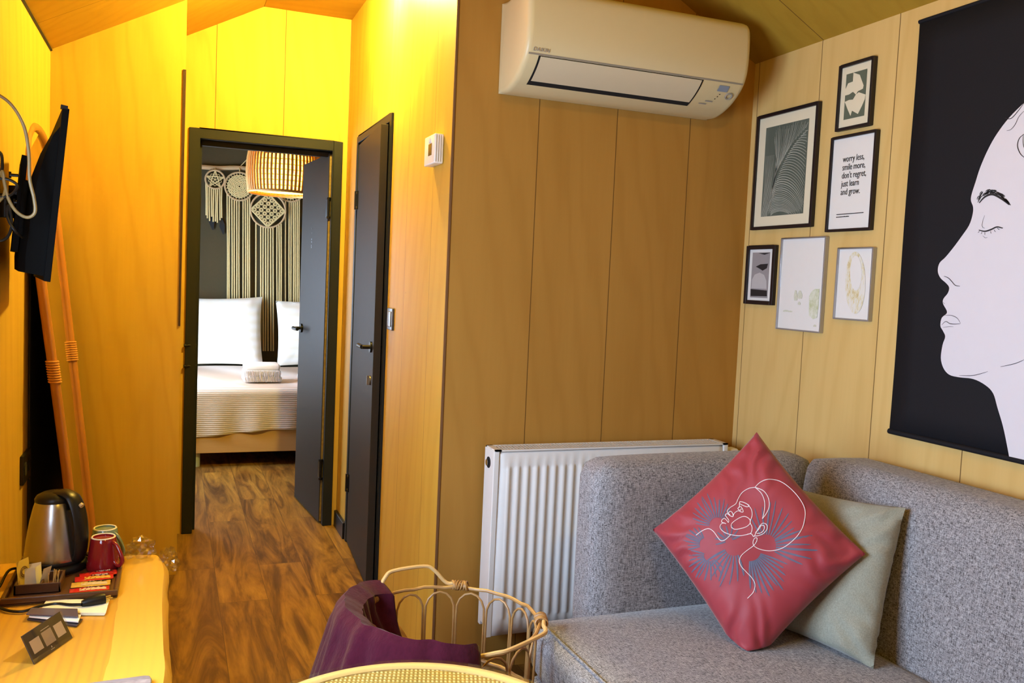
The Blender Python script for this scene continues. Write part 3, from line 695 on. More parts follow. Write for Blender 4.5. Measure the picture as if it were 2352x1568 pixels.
# ------------------------------------------------------------------ banner with a profile
ban = thing('wall_banner', (XR, 1.6, .95), 'large black hanging banner with pale woman profile in line art', 'banner')
BX = XR-.012
nb = NT('banner_black', .75, 0, .25); nb.col(nb.mix((.006, .0055, .008), (.010, .010, .014), nb.noise(nb.mapping(), 300))); BANB = nb.m
b_ = MB(); b_.grid(lambda u, v: V(BX+.002*math.sin(v*9+u*4), 1.990-.86*u, .952+(2.160-.952)*v), 12, 14)
cl = b_.build('cloth', BANB, ban, smooth=True, solid=.0016)
MB().tube([V(BX+.001, 1.992, .960), V(BX+.001, 1.125, .960)], .008, 10).build('hem_rod', BANB, ban, smooth=True)
MB().tube([V(BX+.001, 1.992, 2.156), V(BX+.001, 1.125, 2.156)], .006, 10).build('top_rod', BANB, ban, smooth=True)
BSK = plain('banner_pale', (.70, .68, .74), .75, var=.02)
fx = BX-.0042
FACE = [(2352, 236), (2318, 270), (2290, 307), (2270, 342), (2252, 383), (2240, 420), (2232, 445), (2230, 460), (2235, 475), (2234, 492), (2226, 517), (2207, 545), (2190, 568), (2172, 590), (2158, 604), (2154, 622), (2160, 638), (2173, 650), (2180, 660), (2177, 673), (2167, 686), (2166, 697), (2174, 712), (2174, 720), (2163, 730), (2160, 748), (2166, 760), (2171, 773), (2165, 792), (2161, 822), (2167, 845), (2180, 860), (2202, 866), (2235, 870), (2263, 884), (2281, 903), (2291, 936), (2304, 980), (2314, 1028), (2319, 1056)]
fp = smoothpts([at(x, y, 0, fx) for x, y in FACE], 4)
bkh = smoothpts([V(fx, 1.19, fp[-1].z-.002), V(fx, 1.25, 1.10), V(fx, 1.245, 1.22), V(fx, 1.19, 1.38), V(fx, 1.165, 1.58), V(fx, 1.20, 1.78), V(fx, 1.29, 1.92), V(fx, 1.41, 1.985), V(fx, 1.52, 1.985)], 4)
poly = fp+bkh
face = MB(); face.prism(poly, (.0006, 0, 0)); face.build('face', BSK, cl)
ln = MB()
def lnb(nm):
    global ln
    ln.build(nm, INK, cl); ln = MB()
def bl(pl, w, k=5):
    P_ = smoothpts([at(x, y, 0, fx-.0006) for x, y in pl], k); n_ = len(P_)
    ww = [w*(.3+.7*math.sin(pi*(.08+.84*i/(n_-1)))) for i in range(n_)]; ln.strip(P_, ww, (1, 0, 0))
random.seed(5)
brow = [(2245, 462), (2252, 450), (2266, 442), (2280, 440), (2296, 447), (2308, 458), (2320, 471)]
for j in range(60):             # brow hairs
    s = random.random()*5.2; i = int(s); f_ = s-i; x = brow[i][0]*(1-f_)+brow[i+1][0]*f_; y = brow[i][1]*(1-f_)+brow[i+1][1]*f_
    wd = 8*(1-s/6.5); dx, dy = (brow[i+1][0]-brow[i][0]), (brow[i+1][1]-brow[i][1]); x += random.uniform(-2, 2); y += random.uniform(-wd, wd)*.7
    bl([(x, y), (x+dx*.35, y+dy*.35-1), (x+dx*.8, y+dy*.8+1)], .0026, 2)
bl([(2249, 466), (2262, 452), (2280, 446), (2300, 456), (2318, 470)], .006)
lnb('brow'); bl([(2262, 494), (2257, 508), (2256, 520), (2262, 524)], .0012)
bl([(2248, 528), (2262, 531), (2276, 527), (2290, 521), (2303, 524)], .0042)
for p in ((2250, 530, -4, 4), (2256, 532, -3, 5), (2262, 533, 0, 6), (2275, 530, 2, 6), (2283, 527, 4, 5), (2290, 523, 6, 4), (2296, 522, 8, 1)): bl([(p[0], p[1]), (p[0]+p[2]*.5, p[1]+p[3]*.7), (p[0]+p[2], p[1]+p[3])], .0016, 2)
bl([(2257, 541), (2263, 546), (2268, 545)], .001)
lnb('eye'); bl([(2168, 634), (2178, 638), (2186, 646), (2194, 655), (2205, 657)], .0022)
lnb('nostril'); bl([(2163, 746), (2172, 738), (2182, 743), (2195, 744), (2206, 743)], .0018); lnb('lips'); bl([(2170, 724), (2184, 724), (2198, 730), (2206, 742)], .0014); lnb('lips'); bl([(2165, 752), (2178, 750), (2190, 750)], .001); lnb('lips')
bl([(2166, 694), (2170, 698)], .001); lnb('lips'); bl([(2203, 862), (2235, 862), (2269, 853)], .0016); bl([(2298, 842), (2330, 835), (2352, 826)], .0016)
lnb('jaw_line'); bl([(2352, 255), (2340, 268), (2332, 285), (2322, 297), (2312, 300)], .0016); bl([(2308, 271), (2322, 272), (2338, 255), (2352, 236)], .0022)
bl([(2352, 308), (2341, 318), (2337, 335), (2343, 352), (2352, 361)], .0026); bl([(2350, 308), (2350, 330), (2356, 350)], .0016)
for k in range(9):
    P_ = smoothpts([V(fx-.0006, 1.60-.01*k, 1.90-.035*k), V(fx-.0006, 1.46-.01*k, 1.93-.05*k), V(fx-.0006, 1.32, 1.84-.055*k), V(fx-.0006, 1.22+.004*k, 1.70-.05*k)], 5); ln.strip(P_, [.0026*math.sin(pi*(.06+.88*i/(len(P_)-1))) for i in range(len(P_))], (1, 0, 0))
lnb('hair_line')
# ------------------------------------------------------------------ thermostat, switch, socket
th = thing('thermostat', (XC, 2.93, 1.79), 'white wall thermostat box near the corner above the light switch', 'thermostat')
MB().rbox((XC-.034, 2.872, 1.742), (XC-.001, 3.000, 1.842), .005).build('housing', WHITEP, th, smooth=True)
for k in range(3): MB().box((XC-.028+k*.008, 2.8708, 1.748), (XC-.0265+k*.008, 2.8722, 1.836)).build('groove', plain('seam_grey', (.28, .24, .18), .6), th)
MB().box((XC-.0352, 2.905, 1.772), (XC-.033, 2.945, 1.812)).build('screen', plain('lcd', (.10, .07, .03), .2), th)
MB().lathe([(.010, 0), (.010, -.006), (0, -.007)], (XC-.034, 2.925, 1.823), 18, 'x').build('dial', WHITEP, th, smooth=True)
sw = thing('light_switch', (XC, 3.54, 1.18), 'dark light switch beside the bathroom door frame', 'switch')
SWM = plain('bronze_grey', (.07, .06, .05), .35)
MB().rbox((XC-.010, 3.497, 1.133), (XC-.0005, 3.585, 1.224), .003).build('plate', SWM, sw, smooth=True)
MB().rbox((XC-.014, 3.512, 1.147), (XC-.008, 3.570, 1.210), .002).build('rocker', plain('bronze_light', (.16, .14, .11), .3), sw, smooth=True)
so = thing('wall_socket', (XL, 3.415, .6), 'black double power socket low on the left wall', 'socket')
MB().rbox((XL+.0005, 3.335, .583), (XL+.012, 3.495, .685), .003).build('plate', BLACKP, so, smooth=True)
for y in (3.375, 3.455): MB().lathe([(.024, 0), (.024, .002), (.018, .001), (0, .001)], (XL+.012, y, .634), 20, 'x').build('outlet', GAP, so)
# ------------------------------------------------------------------ television on its arm
tv = thing('television', (-.30, 2.78, 1.3), 'black flat television seen edge-on, swung out from the left wall', 'television')
Yn = 2.45
A = at(160, 250, 1, Yn); B_ = at(116, 648, 1, Yn); Cc = at(50, 636, 1, Yn); up_ = (A-B_); dn = (Cc-B_).normalized(); tvh = up_.length; upn = up_.normalized()
lng = V(-.162, .987, 0).normalized()
# local: t (thickness, towards wall), s(along), h(up)
def tp(t_, s_, h_): return B_+dn*t_+lng*s_+upn*h_
def tbox(mb, t0, t1, s0, s1, h0, h1):
    return mb.hexa([tp(t0, s0, h0), tp(t0, s1, h0), tp(t1, s1, h0), tp(t1, s0, h0), tp(t0, s0, h1), tp(t0, s1, h1), tp(t1, s1, h1), tp(t1, s0, h1)])
TVB = plain('matte_black_shell', (.002, .002, .002), .75, spec=.08)
tbox(MB(), 0, .016, 0, .70, 0, tvh).build('bezel', TVB, tv, bevel=.002)
tbox(MB(), -.0008, .0, .02, .68, .02, tvh-.02).build('screen', plain('screen_black', (.004, .004, .005), .08), tv)
bk = MB(); pr = [(.014, .012), (.072, .012), (.076, .05), (.074, .15), (.066, .24), (.052, .31), (.034, .36), (.016, .385)]
pr = [(a, b*tvh/.43) for a, b in pr]
s_list = [(.012, .75), (.035, 1), (.665, 1), (.688, .75)]; vs = []
for (s_, sc_) in s_list: vs += [tp(.014+(t_-.014)*sc_, s_, h_) for t_, h_ in pr]
m = len(pr); fs = [(i*m+k, (i+1)*m+k, (i+1)*m+(k+1) % m, i*m+(k+1) % m) for i in range(3) for k in range(m)]+[list(range(m)), [3*m+k for k in range(m)][::-1]]
bk.add(vs, fs).build('back_shell', TVB, tv, smooth=35)
tbox(MB(), .004, .020, .0, .02, tvh-.003, tvh+.006).build('corner_cap', BLACKP, tv)
tbox(MB(), .07, .085, .03, .6, .10, .24).build('rear_box', TVB, tv, bevel=.005)
br_ = thing('television_bracket', (XL, 2.8, 1.45), 'black articulated bracket holding the television to the left wall', 'bracket')
MB().box((XL, 2.62, 1.36), (XL+.015, 2.86, 1.60)).build('wall_plate', BLACKM, br_)
jt = tp(.09, .16, .19); el = V(XL+.075, 2.58, 1.49)
a_ = MB(); a_.tube([V(XL+.012, 2.76, 1.49), el], .017, 12); a_.tube([el-V(0, 0, .03), el+V(0, 0, .03)], .022, 14); a_.tube([el, jt], .016, 12); a_.tube([jt-V(0, 0, .04), jt+V(0, 0, .04)], .02, 14); a_.build('arm', BLACKM, br_, smooth=True)
p_ = MB(); tbox(p_, .078, .092, .04, .32, .06, .30); p_.build('mount_plate', TVB, br_)
for (x, y) in ((52, 465), (42, 403)):
    k_ = MB(); q = at(x, y, 1, 2.50); k_.tube([q, q+V(-.018, 0, 0)], .004, 8); k_.tube([q+V(-.018, 0, -.008), q+V(-.018, 0, .008)], .003, 8); k_.build('wing_bolt', BLACKM, br_, smooth=True)
def cable(pl, r, mat, label, Ys=2.40):
    P_ = smoothpts([at(p[0], p[1], 1, p[2] if len(p) > 2 else Ys) for p in pl], 6); mb = MB().tube(P_, r, 8)
    return tag(mb.build('cable', mat, None, smooth=True, base=P_[0]), label, 'cable')
CAB = plain('cream_cable', (.24, .18, .07), .4)
cable([(-60, 235, 2.42), (-25, 216), (0, 220), (30, 245), (55, 290), (66, 350), (68, 410), (78, 455), (80, 488), (62, 499), (38, 486), (20, 458), (10, 420), (4, 392), (-20, 405, 2.42)], .0040, CAB, 'cream coloured cable looping up behind the television')
cable([(-30, 345), (0, 350), (5, 375), (2, 392), (-20, 400)], .0035, BLACKP, 'short black cable curl left of the cream cable loop')
cable([(0, 392), (12, 425), (8, 450), (-10, 470)], .0035, CAB, 'short cream cable tail below the cream loop')
cable([(-30, 545), (0, 553), (20, 540), (27, 510), (20, 470), (18, 500), (35, 530), (52, 545, 2.44)], .0035, BLACKP, 'black cable hanging in a loop under the bracket')
cable([(-20, 412), (10, 410), (32, 418), (40, 430), (24, 448), (0, 452), (-20, 450)], .0035, BLACKP, 'black cable wound round the television bracket arm')
# ------------------------------------------------------------------ leaning mirror with bamboo frame
mi = thing('leaning_mirror', (-.40, 3.7, 0), 'tall bamboo framed mirror leaning in the corner behind the kettle', 'mirror')
BAMB = NT('bamboo_orange', .22); _f = BAMB.noise(BAMB.mapping((1, 1, .3)), 9); BAMB.col(BAMB.mix((.30, .10, .018), (.50, .22, .05), _f)); BAMB = BAMB.m
def near(z): return V(-.427-.0*z+(1.28-z)*.112+.006*math.sin(z*3), 3.43, z)
def far(z): return V(-.427+(1.28-z)*.112+.012, 3.93, z)
nz = [0, .3, .6, .9, 1.2, 1.5, 1.70]
def arcpt(t): # arch over the top
    a = pi*t; c_ = (near(1.70)+far(1.70))/2; h_ = (far(1.70)-near(1.70))/2
    return c_-h_*math.cos(a)+V(-.012*math.sin(a), 0, .14*math.sin(a))
pl = [near(z) for z in nz]+[arcpt(t) for t in (.08, .2, .35, .5, .65, .8, .92)]+[far(z) for z in nz[::-1]]
frm = MB().tube(smoothpts(pl, 4), .017, 12); frm.tube([near(.12), far(.12)], .012, 10); fo = frm.build('frame', BAMB, mi, smooth=True)
def inner(z): return [near(z)+V(.0, .015, 0), far(z)-V(0, .015, 0)]
ps = [inner(z) for z in (.13, .5, .9, 1.3, 1.7)]
gl = MB().add([q for p in ps for q in p]+[arcpt(t) for t in (.2, .4, .6, .8)], [(2*i, 2*i+1, 2*i+3, 2*i+2) for i in range(4)]+[(8, 9, 13, 12, 11, 10)])
gl.build('glass', plain('mirror_glass', (.75, .70, .62), .06, 1, var=0), mi)
bkb = MB().add([q+V(-.010, 0, 0) for p in ps for q in p], [(2*i, 2*i+1, 2*i+3, 2*i+2) for i in range(4)]); bkb.build('backing', plain('dark_backing', (.012, .008, .006), .8), mi, solid=.006)
for fn, zs_ in ((near, (.93,)), (far, (.96,))):
    for z0_ in zs_:
        w_ = MB()
        for k in range(9): c_ = fn(z0_+k*.009); w_.tube([c_+V(.0195*math.cos(a), .0195*math.sin(a), 0) for a in [2*pi*j/14 for j in range(14)]], .0035, 6, closed=True)
        w_.build('cane_binding', plain('cane_binding', (.62, .27, .06), .4), fo, smooth=True)
# dark sheet added to stand for the shade behind the mirror
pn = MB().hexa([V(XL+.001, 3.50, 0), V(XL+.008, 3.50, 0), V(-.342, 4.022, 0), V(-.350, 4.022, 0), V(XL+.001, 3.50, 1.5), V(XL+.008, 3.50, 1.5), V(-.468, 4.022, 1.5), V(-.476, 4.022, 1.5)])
tag(pn.build('shade_board', plain('mirror_shade_dark', (.012, .008, .005), .6), None, base=(XL, 3.75, 0), bevel=.002), 'dark sheet standing in for the shade behind the bamboo mirror', 'board')
# ------------------------------------------------------------------ live-edge slab bench on the left
SZ = .45
nw = NT('pine_slab', .30, 0, .5); v_ = nw.mapping((1, .10, 1)); f1 = nw.noise(v_, 16, 4, .6, 1.5); f2 = nw.wave(nw.mapping((1, .14, 1), (0, 0, .12)), 13, 5, 3)
cw = nw.mix((.50, .235, .022), (.66, .37, .045), f1); cw = nw.mix(cw, (.42, .19, .04), nw.math('MULTIPLY', nw.math('POWER', f2, 3), .35))
sx = nw.axis(0); bandm = nw.math('GREATER_THAN', nw.math('ADD', sx, nw.math('MULTIPLY', nw.noise(nw.mapping((0, 1, 0)), 3), .03)), .130); cw = nw.mix(cw, (.76, .47, .07), nw.math('MULTIPLY', bandm, .6))
nw.col(cw); nw.bump(f1, .12); SLAB = nw.m
bench = thing('live_edge_bench', (-.24, 2.1, 0), 'thick yellow pine slab bench with live edge along the left wall', 'bench')
edge = [(-.10, 2.900), (-.055, 2.894), (-.034, 2.882), (-.020, 2.81), (-.013, 2.72), (-.015, 2.60), (-.015, 2.45), (-.012, 2.30), (-.008, 2.15), (-.004, 2.05), (-.009, 1.92), (-.011, 1.75), (-.012, 1.5), (-.015, 1.35), (-.02, 1.25)]
edge = [(q.x, q.y) for q in smoothpts([V(a, b, 0) for a, b in edge], 3)]
back = [(XL+.002, 1.25), (XL+.002, 2.90), (-.30, 2.905)]
lv = [(.0, SZ), (.006, SZ-.006), (.015, SZ-.02), (.012, SZ-.035), (-.004, SZ-.055), (-.014, SZ-.062)]
vs = []; ne = len(edge)
for (o_, z) in lv:
    for i, (x, y) in enumerate(edge):
        k = min(1, i/6); wob = .006*noise.noise(V(y*9, z*60, 1)) if z < SZ else 0
        vs.append(V(x+o_*k+wob*k, y+(o_*(1-k)), z))
for z in (SZ, SZ-.062):
    for (x, y) in back: vs.append(V(x, y, z))
nb_ = len(lv)*ne
fs = [(i*ne+k, i*ne+k+1, (i+1)*ne+k+1, (i+1)*ne+k) for i in range(len(lv)-1) for k in range(ne-1)]
fs.append([k for k in range(ne)]+[nb_, nb_+1, nb_+2]); fs.append(([(len(lv)-1)*ne+k for k in range(ne)]+[nb_+3, nb_+4, nb_+5])[::-1])
fs += [(nb_, nb_+1, nb_+4, nb_+3), (nb_+1, nb_+2, nb_+5, nb_+4)]
fs.append([nb_+2, nb_+5]+[i*ne for i in range(len(lv))][::-1]); fs.append([nb_, nb_+3]+[i*ne+ne-1 for i in range(len(lv))][::-1])
MB().add(vs, fs).build('slab_top', SLAB, bench, smooth=35)
for y in (1.40, 2.72): MB().box((-.42, y, 0), (-.14, y+.05, SZ-.061)).build('leg', BLACKM, bench, bevel=.003)
bd = MB(); ebd = [at(240, 1570, 2, SZ+.014), at(300, 1556, 2, SZ+.014), at(338, 1549, 2, SZ+.014), at(348, 1556, 2, SZ+.014), at(352, 1570, 2, SZ+.014)]
Yb = ebd[2].y; bd.prism([V(-.40, Yb-.015, SZ+.001), V(-.20, Yb-.008, SZ+.001), V(-.045, Yb, SZ+.001), V(-.034, Yb-.004, SZ+.001), V(-.030, Yb-.02, SZ+.001), V(-.032, 1.62, SZ+.001), V(-.40, 1.62, SZ+.001)], (0, 0, .013))
ng = NT('grey_wood', .45); f_ = ng.noise(ng.mapping((.2, 1, 1)), 30, 4, .7, 2); ng.col(ng.ramp(f_, [(.3, (.10, .085, .095)), (.5, (.25, .22, .235)), (.7, (.38, .34, .35))]))
tag(bd.build('placemat', ng.m, None, base=(-.2, 1.8, SZ), bevel=.003), 'grey streaked board lying on the near end of the slab', 'board')
# tray
TRAYM = NT('dark_walnut', .35); _f = TRAYM.noise(TRAYM.mapping((.2, 1, 1)), 30, 4, .6, 1); TRAYM.col(TRAYM.mix((.040, .014, .005), (.115, .045, .014), _f)); TRAYM = TRAYM.m
tray = thing('tea_tray', (-.265, 2.69, SZ), 'dark walnut tray on the slab carrying kettle and mugs', 'tray')
tx0, tx1, ty0, ty1 = -.408, -.128, 2.530, 2.905
MB().rbox((tx0, ty0, SZ+.001), (tx1, ty1, SZ+.010), .003).build('tray_base', TRAYM, tray, smooth=True)
r_ = MB()
for q in ((tx0, ty0, tx1, ty0+.010), (tx0, ty1-.010, tx1, ty1), (tx0, ty0+.01, tx0+.010, ty1-.01), (tx1-.010, ty0+.01, tx1, ty1-.01)): r_.rbox((q[0], q[1], SZ+.002), (q[2], q[3], SZ+.022), .003)
r_.build('rim', TRAYM, tray, smooth=True)
TZ = SZ+.0105
# kettle
kc = V(-.312, 2.80, TZ)
ke = thing('electric_kettle', tuple(kc), 'brushed steel electric kettle with black handle and lid', 'kettle')
MB().lathe([(.088, 0), (.090, .008), (.086, .020), (.080, .024)], kc, 36).build('power_base', BLACKP, ke, smooth=50)
MB().lathe([(.079, .026), (.080, .032), (.079, .045), (.074, .09), (.066, .14), (.057, .18), (.051, .200), (.046, .207)], kc, 40).build('body', STEEL, ke, smooth=True)
MB().lathe([(.081, .024), (.082, .030), (.0805, .034)], kc, 40).build('lower_band', BLACKP, ke, smooth=50)
MB().lathe([(.052, .200), (.053, .207), (.047, .217), (.032, .225), (.012, .228), (0, .228)], kc, 32).build('lid', BLACKP, ke, smooth=True)
hv = V(.83, -.55, 0).normalized(); sv = V(-hv.y, hv.x, 0)
sp_ = MB(); spd = -hv
sp_.add([kc+spd*.030+sv*.020+V(0, 0, .206), kc+spd*.030-sv*.020+V(0, 0, .206), kc+spd*.066+V(0, 0, .206), kc+spd*.035+sv*.022+V(0, 0, .182), kc+spd*.035-sv*.022+V(0, 0, .182), kc+spd*.056+V(0, 0, .188)], [(0, 1, 2), (3, 5, 4), (0, 2, 5, 3), (1, 4, 5, 2), (0, 3, 4, 1)])
sp_.build('spout', STEEL, ke, smooth=60)
hp = [(.005, .220), (.035, .224), (.062, .212), (.078, .180), (.087, .140), (.090, .095), (.087, .055), (.078, .034)]
P_ = smoothpts([kc+hv*a+V(0, 0, b) for a, b in hp], 4); mb = MB(); vs = []
for i, p in enumerate(P_):
    t = i/(len(P_)-1); w = .021+.006*math.sin(pi*t); tgt = (P_[min(i+1, len(P_)-1)]-P_[max(i-1, 0)]).normalized(); nr = tgt.cross(sv)
    for k in range(12): a = 2*pi*k/12; vs.append(p+sv*w*math.cos(a)+nr*.012*math.sin(a))
fs = [(i*12+k, i*12+(k+1) % 12, (i+1)*12+(k+1) % 12, (i+1)*12+k) for i in range(len(P_)-1) for k in range(12)]+[list(range(12))[::-1], [(len(P_)-1)*12+k for k in range(12)]]
mb.add(vs, fs); mb.hexa([kc+hv*.045+sv*.018+V(0, 0, .035), kc+hv*.085+sv*.018+V(0, 0, .035), kc+hv*.085-sv*.018+V(0, 0, .035), kc+hv*.045-sv*.018+V(0, 0, .035), kc+hv*.035+sv*.018+V(0, 0, .19), kc+hv*.075+sv*.018+V(0, 0, .17), kc+hv*.075-sv*.018+V(0, 0, .17), kc+hv*.035-sv*.018+V(0, 0, .19)])
mb.build('handle', BLACKP, ke, smooth=50)
MB().tube([kc+hv*.085+V(0, 0, .196), kc+hv*.092+V(0, 0, .192)], .007, 12).build('lid_button', plain('tan_button', (.45, .33, .16), .4), ke, smooth=True)
def tz(x, y, z=SZ+.004): return at(x, y, 2, z)
cordp = [kc+V(-.085, -.02, .012), tz(20, 1310, SZ+.03), tz(0, 1345, SZ+.012), tz(-20, 1375), tz(5, 1398, SZ+.006), tz(50, 1404, SZ+.006), tz(90, 1392, SZ+.010), tz(130, 1386, SZ+.010), tz(160, 1388, SZ+.012), tz(188, 1388, SZ+.014)]
MB().tube(smoothpts(cordp, 5), .0038, 8).build('power_cord', BLACKP, ke, smooth=True)
a0, a1 = tz(188, 1386, SZ+.016), tz(240, 1374, SZ+.018); d_ = (a1-a0).normalized()
pl_ = MB(); pl_.tube([a0, a0+d_*.015, a0+d_*.045, a1], [.008, .013, .016, .015], 12); pl_.build('plug', BLACKP, ke, smooth=True)
pl_ = MB(); sd = V(0, 0, 1).cross(d_)
for s in (-1, 1): pl_.tube([a1+sd*.008*s, a1+sd*.008*s+d_*.018], .0024, 8)
pl_.build('plug_pin', CHROME, ke, smooth=True)
# mugs, upside down
def mug(c, mat, matin, label, hdir):
    t = thing('mug', tuple(c), label, 'mug', 'upturned mugs on the tray')
    MB().lathe([(.044, 0), (.0455, .004), (.044, .02), (.040, .05), (.036, .080), (.034, .092), (.031, .0945), (.028, .0935), (.0275, .090), (0, .0895)], c, 36).build('body', mat, t, smooth=50)
    MB().lathe([(.0335, .0930), (.0315, .0960), (.0290, .0952), (.0285, .0930)], c, 36, 'z', True).build('foot_ring', plain('unglazed_ring', (.78, .68, .46), .6), t, smooth=True)
    h = hdir.normalized(); P_ = smoothpts([c+h*.034+V(0, 0, .083), c+h*.050+V(0, 0, .074), c+h*.066+V(0, 0, .050), c+h*.072+V(0, 0, .030), c+h*.062+V(0, 0, .017), c+h*.050+V(0, 0, .018), c+h*.041+V(0, 0, .026)], 4)
    MB().tube(P_, .0055, 10).build('handle', mat, t, smooth=True)
mug(V(-.180, 2.765, TZ), plain('red_glaze', (.20, .008, .010), .12, spec=.6), None, 'dark red mug turned upside down in front of the green mug', V(.75, -.66, 0))
mug(V(-.182, 2.858, TZ), plain('green_glaze', (.16, .21, .14), .15, spec=.6), None, 'sage green mug turned upside down behind the red mug', V(.75, -.66, 0))
# sugar box
sg = thing('sachet_box', (-.326, 2.65, TZ), 'small dark wooden box with upright sugar sachets on the tray', 'box')
m_ = MB(); bx0, bx1, by0, by1 = -.385, -.272, 2.585, 2.690
for q in ((bx0, by0, bx1, by0+.006), (bx0, by1-.006, bx1, by1), (bx0, by0, bx0+.006, by1), (bx1-.006, by0, bx1, by1)): m_.box((q[0], q[1], TZ), (q[2], q[3], TZ+.026))
m_.box((bx0, by0, TZ), (bx1, by1, TZ+.003)); m_.box((bx0+.062, by0+.006, TZ+.003), (bx0+.067, by1-.006, TZ+.024)); m_.build('wooden_box', TRAYM, sg, bevel=.001)
def sachet(x, y, tilt, wd, ht, mat, label, lean=.2, name='sugar_sachet'):
    a = math.radians(tilt); ux = V(math.cos(a), math.sin(a), 0); lw = V(-math.sin(a)*lean, math.cos(a)*lean, 1).normalized(); c = V(x, y, TZ+.0035)
    mb = MB(); nn_ = ux.cross(lw)
    mb.grid(lambda u, v: c+ux*(u-.5)*wd+lw*v*ht+nn_*.0016*math.sin(pi*u)*math.sin(pi*v), 4, 4); mb.grid(lambda u, v: c+ux*(u-.5)*wd+lw*v*ht-nn_*.0016*math.sin(pi*u)*math.sin(pi*v), 4, 4)
    o = mb.build(name, mat, None, smooth=True, base=c); tag(o, label, 'sachet', 'sugar sachets in the wooden box'); return o, c, ux, lw
SUGW = plain('sachet_white', (.78, .72, .52), .6); SUGY = plain('sachet_yellow', (.72, .50, .08), .5)
o, c, ux, lw = sachet(-.365, 2.640, 62, .050, .075, SUGY, 'yellow sachet with brown round mark, leftmost in the wooden box', .12)
rg = MB()
nn_ = ux.cross(lw); nn_ = nn_ if nn_.dot(O-c) > 0 else -nn_
for rr in (.014, .009): rg.tube([c+lw*.042+nn_*.0022+(ux*math.cos(a)+lw*math.sin(a))*rr for a in [2*pi*k/20 for k in range(20)]], .0009, 5, closed=True)
rg.build('round_mark', plain('brown_print', (.12, .04, .01), .6), o)
sachet(-.350, 2.632, 10, .030, .052, SUGW, 'short white sachet next to the yellow one in the wooden box', .1)
sachet(-.338, 2.640, 25, .030, .062, SUGW, 'tall white sachet in the middle of the wooden box', .15)
sachet(-.328, 2.630, 70, .030, .058, SUGW, 'white sachet turned edge-on, right of the tall white one', .1)
sachet(-.322, 2.640, 55, .030, .055, SUGW, 'rightmost white sachet leaning in the wooden box', -.3)
st = MB(); random.seed(2)
for k in range(7):
    c = V(-.296+random.uniform(-.012, .012), 2.645+random.uniform(-.02, .02), TZ+.004); st.tube([c, c+V(random.uniform(-.008, .012), random.uniform(-.01, .01), .036)], .0013, 6)
tag(st.build('toothpicks', plain('stick_wood', (.66, .40, .10), .6), None, base=(-.296, 2.645, TZ)), 'bundle of thin wooden picks in the right side of the box', 'toothpicks', kind='stuff')
# instant coffee sachets
def packet(c, ang, wd, ht, base_c, label, z, word, panel):
    a = math.radians(ang); ux = V(math.cos(a), math.sin(a), 0); uy = V(-math.sin(a), math.cos(a), 0)
    t = thing('coffee_sachet', tuple(c), label, 'sachet', 'coffee sachets on the tray')
    for s in (1, -1): pass
    mb = MB(); F = lambda u, v, s: c+ux*(u-.5)*wd+uy*(v-.5)*ht+V(0, 0, .005+s*.0045*(math.sin(pi*u)*math.sin(pi*v))**.5+.0012*math.sin(u*40+v*9)*math.sin(pi*v))
    mb.grid(lambda u, v: F(u, v, 1), 14, 6); mb.grid(lambda u, v: F(u, v, -1), 14, 6); mb.build('wrapper', base_c, t, smooth=True)
    def patch(u0, u1, v0, v1, mat, nm):
        MB().grid(lambda u, v: F(u0+(u1-u0)*u, v0+(v1-v0)*v, 1)+V(0, 0, .0005), 10, 4).build(nm, mat, t, smooth=True)
    patch(.25, .92, .12, .50, panel, 'picture_band'); patch(.42, .90, .58, .92, plain('label_black', (.02, .01, .01), .4), 'black_band')
    text('lettering', word, ht*.27, F(.45, .66, 1)+V(0, 0, .0009), ux, uy+V(0, 0, .02), plain('label_white', (.85, .8, .7), .5), t, squash=.82)
REDP = plain('packet_red', (.52, .018, .012), .22, spec=.6, var=.3, vs=90); YEL = plain('packet_gold', (.62, .36, .05), .3, var=.35, vs=120); BEI = plain('packet_beige', (.60, .45, .25), .3, var=.3, vs=100)
packet(V(-.187, 2.697, TZ+.001), 8, .098, .040, REDP, 'red coffee sachet farthest back, beside the red mug', 0, 'NESCAFÉ', plain('packet_deep_red', (.34, .01, .01), .3))
packet(V(-.195, 2.655, TZ+.004), 5, .098, .044, REDP, 'red coffee sachet with black label, second from the back', 0, 'NESCAFÉ', YEL)
packet(V(-.200, 2.612, TZ+.002), 2, .098, .042, YEL, 'golden coffee sachet second from the front of the tray', 0, '3ü1', BEI)
packet(V(-.200, 2.570, TZ+.001), 4, .098, .036, REDP, 'red and gold coffee sachet nearest the front of the tray', 0, '3ü1', BEI)
# napkin, leaflets, sign
npk = MB(); c4 = [tz(88, 1412, SZ+.002), tz(240, 1413, SZ+.002), tz(249, 1381, SZ+.002), tz(104, 1382, SZ+.002)]
for k in range(4): npk.prism([p+V(.001*k, .0005*k, .0016*k) for p in c4], (0, 0, .0013))
tag(npk.build('paper_napkin', plain('napkin_paper', (.78, .72, .52), .8), None, base=c4[0]), 'folded cream paper napkin under the kettle plug', 'napkin')
for k, (pp, mt, lb) in enumerate([([(62, 1424), (176, 1440), (190, 1424), (80, 1410)], plain('leaflet_dark', (.035, .030, .040), .3), 'bottom dark leaflet of the small stack by the napkin'),
                                  ([(66, 1418), (180, 1430), (186, 1414), (78, 1406)], PAPER, 'pale leaflet in the middle of the small stack'),
                                  ([(60, 1412), (180, 1418), (178, 1400), (72, 1398)], plain('leaflet_grey', (.10, .075, .09), .25), 'top grey glossy leaflet of the small stack')]):
    z = SZ+.002+.006*k; mb = MB(); q = [tz(x, y, z) for x, y in pp]; mb.prism(q, (0, 0, .0035)); tag(mb.build('leaflet', mt, None, base=q[0], bevel=.0006), lb, 'leaflet', 'leaflets stacked by the napkin')
